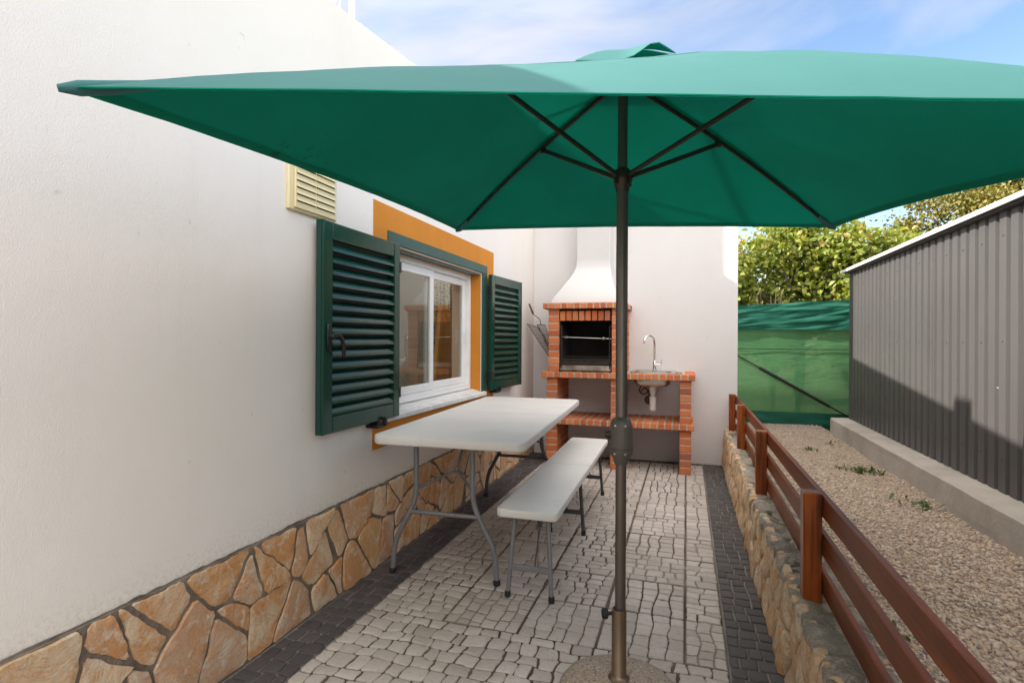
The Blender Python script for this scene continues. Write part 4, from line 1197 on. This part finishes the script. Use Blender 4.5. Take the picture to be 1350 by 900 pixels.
for poly in voronoi(-1.2, BY-.012, .352, .562, 46, 2, .38, rg, (.001,.004)):
    ww = wobble(poly, .022, .005, rg)
    if max((p-ww[0]).length for p in ww) < .02: continue
    off = rg.uniform(-.012,.008)
    def pt(u,v,h,off=off):
        rough = noise.noise(Vector((u*16,v*16,2)))*.008+noise.noise(Vector((u*45,v*45,7)))*.004
        return (v+(.004*math.sin(u*23)), u, topz(u)+h+off+rough-(.02*max(0,(v-.50)/.06)))
    relief_stone(mb, ww, pt, .035, .012, rg.random(), rg, .008, .012)
mb.build('coping', M['coping'], sw, smooth=45)

wf = thing('wooden_fence', 'low red brown wooden fence of three rails on posts along the stone wall', 'fence', (.43,3.2,.33))
posts = [.80,2.10,3.42,4.62,5.50]
for y in posts:
    mb = HB(); z0 = topz(y)-.02; ztop = .684+(.012 if y > 4 else 0)
    mb.cbox(.382,.440,y-.029,y+.029,z0,ztop,.004); mb.build('post', M['wood_post'], wf)
for z in (.342,.472,.602):
    mb = HB(); lift = .0
    mb.cbox(.4415,.460,-.45,5.53,z,z+.076,.003); mb.build('rail', M['wood'], wf)

# ------------------------------------------------------------------ concrete kerb and metal shed
KX = 1.34; KZ = .452; SX = 1.485
kb = MB()
N = 60; pts = []; F = []
for i in range(N+1):
    y = -1.6+(6.02+1.6)*i/N; e = noise.noise(Vector((y*3,1,1)))*.004
    pts += [(KX+e,y,GZ-.1),(KX+e*.6,y,KZ-.012+e),(KX+.012,y,KZ+e*.5),(SX+.06,y,KZ+.004),(SX+.06,y,GZ-.1)]
for i in range(N):
    for k in range(4): F.append((i*5+k,i*5+k+1,(i+1)*5+k+1,(i+1)*5+k))
F += [(4,3,2,1,0),tuple(N*5+k for k in range(5))]
kb.mesh(pts,F); o = kb.build('concrete_kerb', M['concrete'], smooth=35)
tag(o, 'long weathered concrete kerb under the grey metal shed wall', 'kerb')

SY1 = 5.95; SZ = 1.84
sh = thing('metal_shed', 'dark grey corrugated metal shed with a white edged flat roof', 'shed', (2.6,2.2,GZ))
def profile(y0, y1, pitch, depth):
    out = []; y = y0
    while y < y1:
        for dy, dx in ((0,0),(.62,0),(.70,1),(.92,1),(1.0,0)): out.append((y+dy*pitch, dx*depth))
        y += pitch
    return [p for i,p in enumerate(out) if i == 0 or p[0] > out[i-1][0]+1e-6 or p[1] != out[i-1][1]]
mb = HB(); pr = profile(-1.6,SY1,.1015,.016); pr = [(min(y,SY1),d) for y,d in pr]
for i in range(len(pr)-1):
    (ya,da),(yb,db) = pr[i],pr[i+1]
    if yb-ya < 1e-6: continue
    mb.face([(SX+da,ya,KZ+.006),(SX+db,yb,KZ+.006),(SX+db,yb,SZ),(SX+da,ya,SZ)])
xx = profile(SX,SX+2.6,.1015,.016)
for i in range(len(xx)-1):
    (xa,da),(xb,db) = xx[i],xx[i+1]
    if xb-xa < 1e-6: continue
    mb.face([(xa,SY1-da,KZ-.1),(xb,SY1-db,KZ-.1),(xb,SY1-db,SZ),(xa,SY1-da,SZ)])
mb.box(SX+.03,SX+2.6,-1.6,SY1-.03,GZ-.1,SZ-.02)
rgs = random.Random(8)
for zc in (.62,1.20,1.72):
    for q in range(37):
        yc = -1.6+.0315+q*.203
        if yc < SY1-.05: mb.lathe([(.0055,-.002),(.0055,.0022),(.003,.0038)],6,T=Matrix.Translation((SX-.0004,yc,zc+rgs.uniform(-.006,.006))) @ Matrix.Rotation(R(-90),4,'Y'))
for yc in (.1,1.1,2.1,3.1,4.1,5.1): mb.box(SX-.0016,SX-.0002,yc+.004,yc+.019,KZ+.008,SZ-.002)
mb.build('wall', M['clad'], sh, fix=False)
mb = HB(); mb.cbox(SX-.004,SX+.03,SY1-.02,SY1+.004,KZ+.003,SZ,.003); mb.build('corner_trim', M['clad'], sh)
mb = HB(); mb.cbox(SX-.055,SX+2.7,-1.7,SY1+.09,SZ+.018,SZ+.032,.004); mb.cbox(SX-.062,SX-.0555,-1.7,SY1+.095,SZ+.010,SZ+.036,.002)
rf = mb.build('roof', M['trim'], sh)
mb = HB(); mb.box(SX-.035,SX+2.6,-1.6,SY1+.05,SZ+.001,SZ+.0175); mb.build('roof_underside', M['leg_dark'], rf)

# ------------------------------------------------------------------ shade net fence at the back
NYF = 6.55
nf = thing('shade_net_fence', 'green shade net fence with a folded top hung on posts behind the gravel', 'fence', (1.2,NYF,GZ))
def sheet(x0,x1,z0,z1f,nx,nz,fn):
    P = []; 
    for i in range(nx+1):
        x = x0+(x1-x0)*i/nx
        za = z0(x) if callable(z0) else z0; zb = z1f(x) if callable(z1f) else z1f
        for k in range(nz+1):
            z = za+(zb-za)*k/nz; P.append((x,NYF+fn(x,z),z))
    return P,[(i*(nz+1)+k,(i+1)*(nz+1)+k,(i+1)*(nz+1)+k+1,i*(nz+1)+k+1) for i in range(nx) for k in range(nz)]
mb = HB(); P,F = sheet(-.6,2.6,GZ-.02,1.56,60,24,lambda x,z: .012*noise.noise(Vector((x*2.5,z*2,0)))+.02*math.exp(-((z-GZ)/.12)**2)*noise.noise(Vector((x*6,z*9,3))))
mb.mesh(P,F); mb.build('net', M['net'], nf, smooth=80, fix=False)
mb = HB(); P,F = sheet(-.6,2.6,lambda x: 1.29+.03*math.sin(x*2.2)+.05*max(0,x-.9),lambda x: 1.585+.045*(x-.6),90,34,
    lambda x,z: -.03+.020*noise.noise(Vector((x*2.2+z*3.2,z*19-x*3.5,1)))+.008*noise.noise(Vector((x*7,z*42-x*6,4))))
mb.mesh(P,F); mb.build('folded_band', M['net_fold'], nf, smooth=80, fix=False)
mb = HB(); P,F = sheet(-.6,2.6,GZ-.03,GZ+.13,60,8,lambda x,z: -.03+.02*noise.noise(Vector((x*5,z*14,8)))); mb.mesh(P,F); mb.build('bottom_shadow_band', M['net_fold'], nf, smooth=80, fix=False)  # dark net strip standing in for the shadow band along the fence foot
for x in (-.35,1.16,2.5): mb = HB(); mb.tube([(x,NYF+.06,GZ-.1),(x,NYF+.06,1.60)],.028,10); mb.build('post', M['leg_dark'], nf, smooth=50)
mb = HB(); mb.tube([(-.6,NYF-.014,1.115),(1.3,NYF-.014,1.105),(2.6,NYF-.014,1.12)],.0035,6); mb.build('wire', M['black'], nf)
mb = HB(); a, b = Vector((.35,NYF-.045,1.14)), Vector((1.62,NYF-.045,.405)); mb.tube([a,b],.0085,8); mb.tube([a.lerp(b,.32),a.lerp(b,.86)],.017,10); mb.build('brace_rod', M['black'], nf, smooth=50)

# ------------------------------------------------------------------ trees and plants
def leafy(mb, c, n, size, rg, droop=.4, lobes=False, up=.3):
    for _ in range(n):
        d = Vector((rg.gauss(0,1),rg.gauss(0,1),rg.gauss(up,.7))).normalized()
        p = c+Vector((rg.gauss(0,1),rg.gauss(0,1),rg.gauss(0,1)))*size*1.1
        s = size*rg.uniform(.6,1.2)
        t = Vector((rg.gauss(0,1),rg.gauss(0,1),rg.gauss(-droop,.5))).normalized()
        sd = d.cross(t).normalized(); nrm = t.cross(sd)
        w_ = s*(.42 if not lobes else .36)
        P = [p, p+t*s*.45+sd*w_+nrm*s*.08, p+t*s*.75+sd*w_*.8, p+t*s*1.15-nrm*s*.15, p+t*s*.75-sd*w_*.8, p+t*s*.45-sd*w_+nrm*s*.08]
        mb.mesh(P,[(0,1,2,3),(0,3,4,5)],min(1,max(0,rg.gauss(.45,.25))))
def tree(name, label, cat, base, H_, clumps, leafn, leafs, mat, seed, group=None, trunk_r=.09, lobes=False, droop=.4):
    rg = random.Random(seed)
    t = thing(name, label, cat, base, 0, group); b = Vector(base)
    mb = MB(); top = Vector((0,0,H_*.75))
    mb.tube(bez([(0,0,-.05),(.05,.03,H_*.25),(-.04,.05,H_*.5),tuple(top)],5),[trunk_r*(1-.7*k/15) for k in range(16)],10)
    for (x,y,z,r) in clumps:
        s = Vector((0,0,min(z*.55,H_*.5))); e = Vector((x,y,z)); mb.tube(bez([s,s.lerp(e,.5)+Vector((rg.gauss(0,.08),rg.gauss(0,.08),-.06)),e],4),[trunk_r*.42*(1-.75*k/8) for k in range(9)],6)
    mb.build('trunk', M['bark'], t, smooth=50)
    mb = MB()
    for (x,y,z,r) in clumps:
        for _ in range(max(4,int(leafn*r*r*8))):
            d = Vector((rg.gauss(0,1),rg.gauss(0,1),rg.gauss(0,1))).normalized()*r*rg.random()**.35
            leafy(mb, Vector((x,y,z))+d, rg.randint(4,8), leafs, rg, droop, lobes)
    mb.build('crown', mat, t, fix=False)
    return t
rg = random.Random(77)
# broad-leaved tree: clumps in a loose mass
cl = []
for (x,z,r) in ((.05,2.62,.36),(-.38,2.25,.34),(.5,2.25,.36),(0.1,2.2,.45),(-.95,1.95,.36),(1.0,2.1,.36),(-.9,1.55,.45),(0,1.6,.55),(.9,1.6,.5),(1.45,2.05,.36),(-1.3,1.45,.4),(-.3,1.1,.5),(.7,1.05,.5),(1.5,1.4,.45)):
    cl.append((x,rg.uniform(-.35,.35),z,r))
tree('leafy_tree','broad leaved yellow green tree behind the shade net fence','tree',(1.55,8.9,GZ-.02),3.0,cl,170,.082,M['leaf_fig'],5,None,.08,True,.5)
cl = [(rg.uniform(-.9,.9),rg.uniform(-.4,.4),z,.42) for z in (1.1,1.3,1.6,1.9,2.05,1.7)]
tree('leafy_tree','smaller broad leaved tree showing right above the shed corner','tree',(3.05,9.6,GZ-.02),2.3,cl,170,.08,M['leaf_fig'],6,None,.06,True,.5)
# conifer behind the shed
cl = []
for k in range(80):
    z = rg.uniform(1.5,4.7); rr = (1-abs(z-2.6)/5.2)*1.75; a = rg.uniform(0,6.283); q = rr*rg.uniform(.35,1)
    cl.append((q*math.cos(a),q*math.sin(a),z-.12*q,.38))
tree('conifer','yellow green conifer rising behind the metal shed roof','tree',(5.0,11.4,GZ-.02),5.2,cl,110,.055,M['leaf_con'],9,None,.11,False,.9)
cl = []
for k in range(70):
    z = rg.uniform(1.5,4.9); rr = (1-abs(z-2.6)/5.2)*1.4; a = rg.uniform(0,6.283); q = rr*rg.uniform(.35,1)
    cl.append((q*math.cos(a),q*math.sin(a),z-.12*q,.38))
tree('conifer','browned conifer partly cut off by the right edge of the photo','tree',(6.9,12.2,GZ-.02),5.4,cl,100,.055,M['leaf_brown'],10,None,.11,False,.9)
# thin pale shrubs right behind the net
def shrub(x, y, h, seed, label):
    rg = random.Random(seed); t = thing('shrub', label, 'shrub', (x,y,GZ-.02))
    mb = MB(); ml = MB()
    for k in range(34):
        a = rg.uniform(0,6.283); r = rg.uniform(.05,.34); e = Vector((r*math.cos(a),r*math.sin(a),h*rg.uniform(.6,1)))
        mid = e*.5+Vector((-.2*e.x,-.2*e.y,.05)); path = bez([(0,0,0),mid,e],4); mb.tube(path,.0045,5)
        for p in path[3:]:
            for _ in range(7):
                d = Vector((rg.gauss(0,1),rg.gauss(0,1),rg.gauss(.6,.6))).normalized(); s = rg.uniform(.03,.06); sd = d.cross(Vector((0,0,1)))
                if sd.length < .05: continue
                sd = sd.normalized()*.006; p0 = Vector(p)+d*.01; ml.face([p0,p0+d*s*.5+sd,p0+d*s,p0+d*s*.5-sd],rg.random())
    mb.build('stems', M['bark'], t, smooth=60); ml.build('leaves', M['leaf_shrub'], t, fix=False)
shrub(.98,7.1,1.55,3,'fine leaved pale shrub showing above the left end of the net')
shrub(1.85,7.2,1.42,4,'low pale shrub showing above the right end of the net')
# weeds in the gravel
def weed(x, y, n, s, seed, label):
    rg = random.Random(seed); t = thing('weed', label, 'weed', (x,y,gz(x,y)), 0, 'weeds in the gravel'); mb = MB()
    for k in range(n):
        a = rg.uniform(0,6.283); el = rg.uniform(.25,1.2); d = Vector((math.cos(a)*math.cos(el),math.sin(a)*math.cos(el),math.sin(el))); sd = d.cross(Vector((0,0,1))).normalized()
        L = s*rg.uniform(.5,1.1); o_ = Vector((rg.gauss(0,s*.75),rg.gauss(0,s*.75),0)); w_ = L*.16
        P = [o_,o_+d*L*.4+sd*w_,o_+d*L*.75+sd*w_*.9-Vector((0,0,L*.05)),o_+d*L-Vector((0,0,L*.16)),o_+d*L*.75-sd*w_*.9-Vector((0,0,L*.05)),o_+d*L*.4-sd*w_]
        mb.mesh(P,[(0,1,2,3),(0,3,4,5)],rg.random())
    mb.build('leaves', M['leaf_weed'], t, fix=False)
for i,(x,y,n,s,lb) in enumerate(((.98,5.05,36,.04,'low weed patch in the gravel nearest the middle of the net'),(1.20,5.35,16,.045,'tiny weed nearest the far end of the kerb'),
    (1.05,4.35,26,.036,'small weed clump left of the largest tuft'),(1.17,4.30,70,.058,'largest green weed tuft close beside the kerb'),(1.24,3.55,22,.07,'upright weed growing against the foot of the kerb'),(.60,1.95,14,.04,'small weed seen between the fence rails'))):
    weed(x,y,n,s,i,lb)
